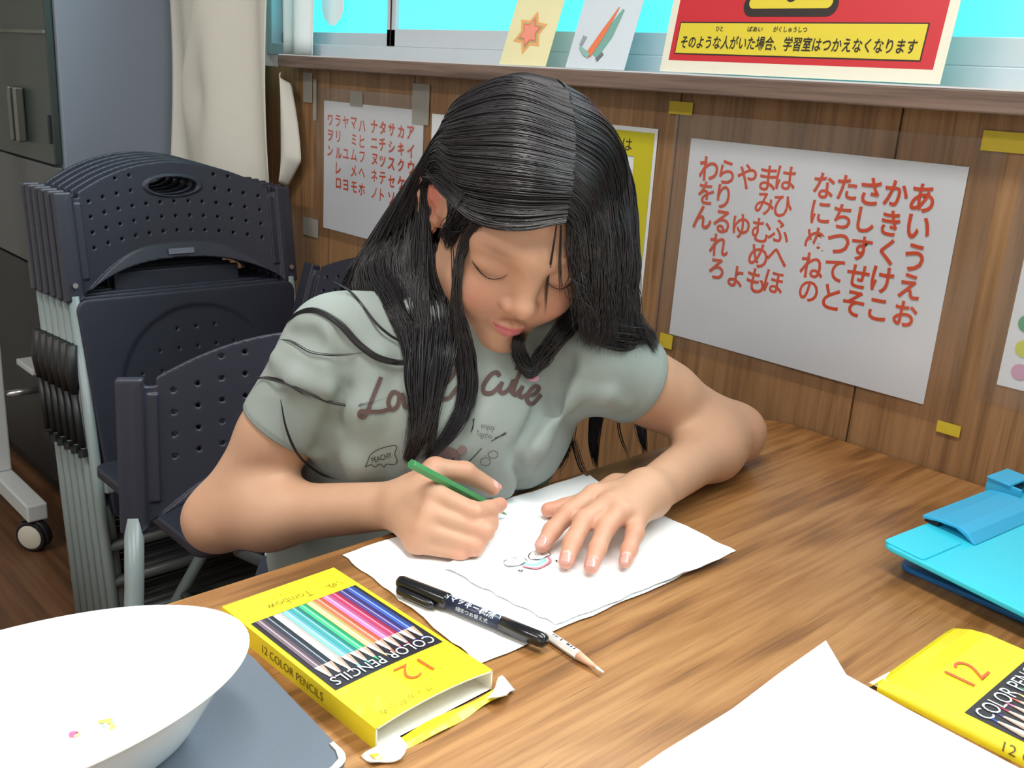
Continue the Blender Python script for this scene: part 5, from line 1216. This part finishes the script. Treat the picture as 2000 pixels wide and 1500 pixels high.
# long back hair hanging below the far sleeve
for a, n_, w_ in (([(1110, 700, 1.09), (1106, 780, 1.09), (1100, 850, 1.09), (1085, 900, 1.085), (1066, 925, 1.08)], 260, .012), ([(1180, 700, 1.11), (1168, 800, 1.11), (1160, 860, 1.11), (1165, 920, 1.11)], 150, .008), ([(1240, 700, 1.12), (1246, 790, 1.13), (1252, 840, 1.13), (1262, 890, 1.13)], 120, .0065), ([(1205, 790, 1.11), (1212, 850, 1.11), (1232, 900, 1.11)], 8, .003), ([(1120, 860, 1.09), (1135, 910, 1.08), (1150, 935, 1.08)], 10, .004)): lock(a, [w_*.8, w_, w_*.8, w_*.4], n_)
# loose strands lying on the shirt
lock([(556, 634, .003), (580, 612, .004), (615, 606, .004), (660, 630, .004), (700, 672, .004), (740, 700, .004), (790, 708, .005), (830, 690, .006)], [.0004, .0014, .0024, .003, .003, .003, .0026, .002], 46, fray=.15, tin=.25)
for a, n_ in (([(650, 548), (690, 575), (735, 632), (775, 662), (815, 675)], 8), ([(545, 662), (570, 666), (610, 688), (670, 692), (740, 684)], 4), ([(478, 752), (508, 738), (545, 742), (600, 768), (660, 790), (720, 788), (790, 765)], 4), ([(548, 780), (560, 840), (585, 892), (628, 926), (668, 938)], 9), ([(500, 735), (560, 752), (610, 782)], 3), ([(985, 620), (1000, 700), (990, 800)], 0)):
    if n_: lock([(x, y, .0048) for x, y in a], [.0006, .0014, .0014, .0008], n_, rad=.00045, fray=.4, tin=.3)
for a in ([(1088, 430), (1078, 500), (1068, 560), (1066, 620)], [(1096, 440), (1094, 520), (1096, 590)], [(880, 440), (884, 520), (886, 600)], [(1106, 430), (1110, 500), (1116, 560)]): lock([(x, y, .005) for x, y in a], [.0008, .0016, .001], 5, rad=.0004, fray=.5)
# scalp cap with the oval of the face left free
CAP = [ell(SKC, SKR+.004, .01), ell((0, -.050, -.020), (.066, .058, .070), .02), ell((0, .112, -.026), (.072, .080, .104), .006, 's')]
for s in (-1, 1): CAP.append(ell((.078*s, -.002, -.008), (.018, .022, .034), .006, 's'))
V, Q = surface([group(CAP, .01, 'u', xf=(HC, HM))], HC-.16, HC+.16, .0025)
HAIR_V.append(V); HAIR_Q.append(Q+hn); hn += len(V)
obj('hair', fast_mesh('hair', np.concatenate(HAIR_V)-G0, np.concatenate(HAIR_Q)), M_hair, girl)
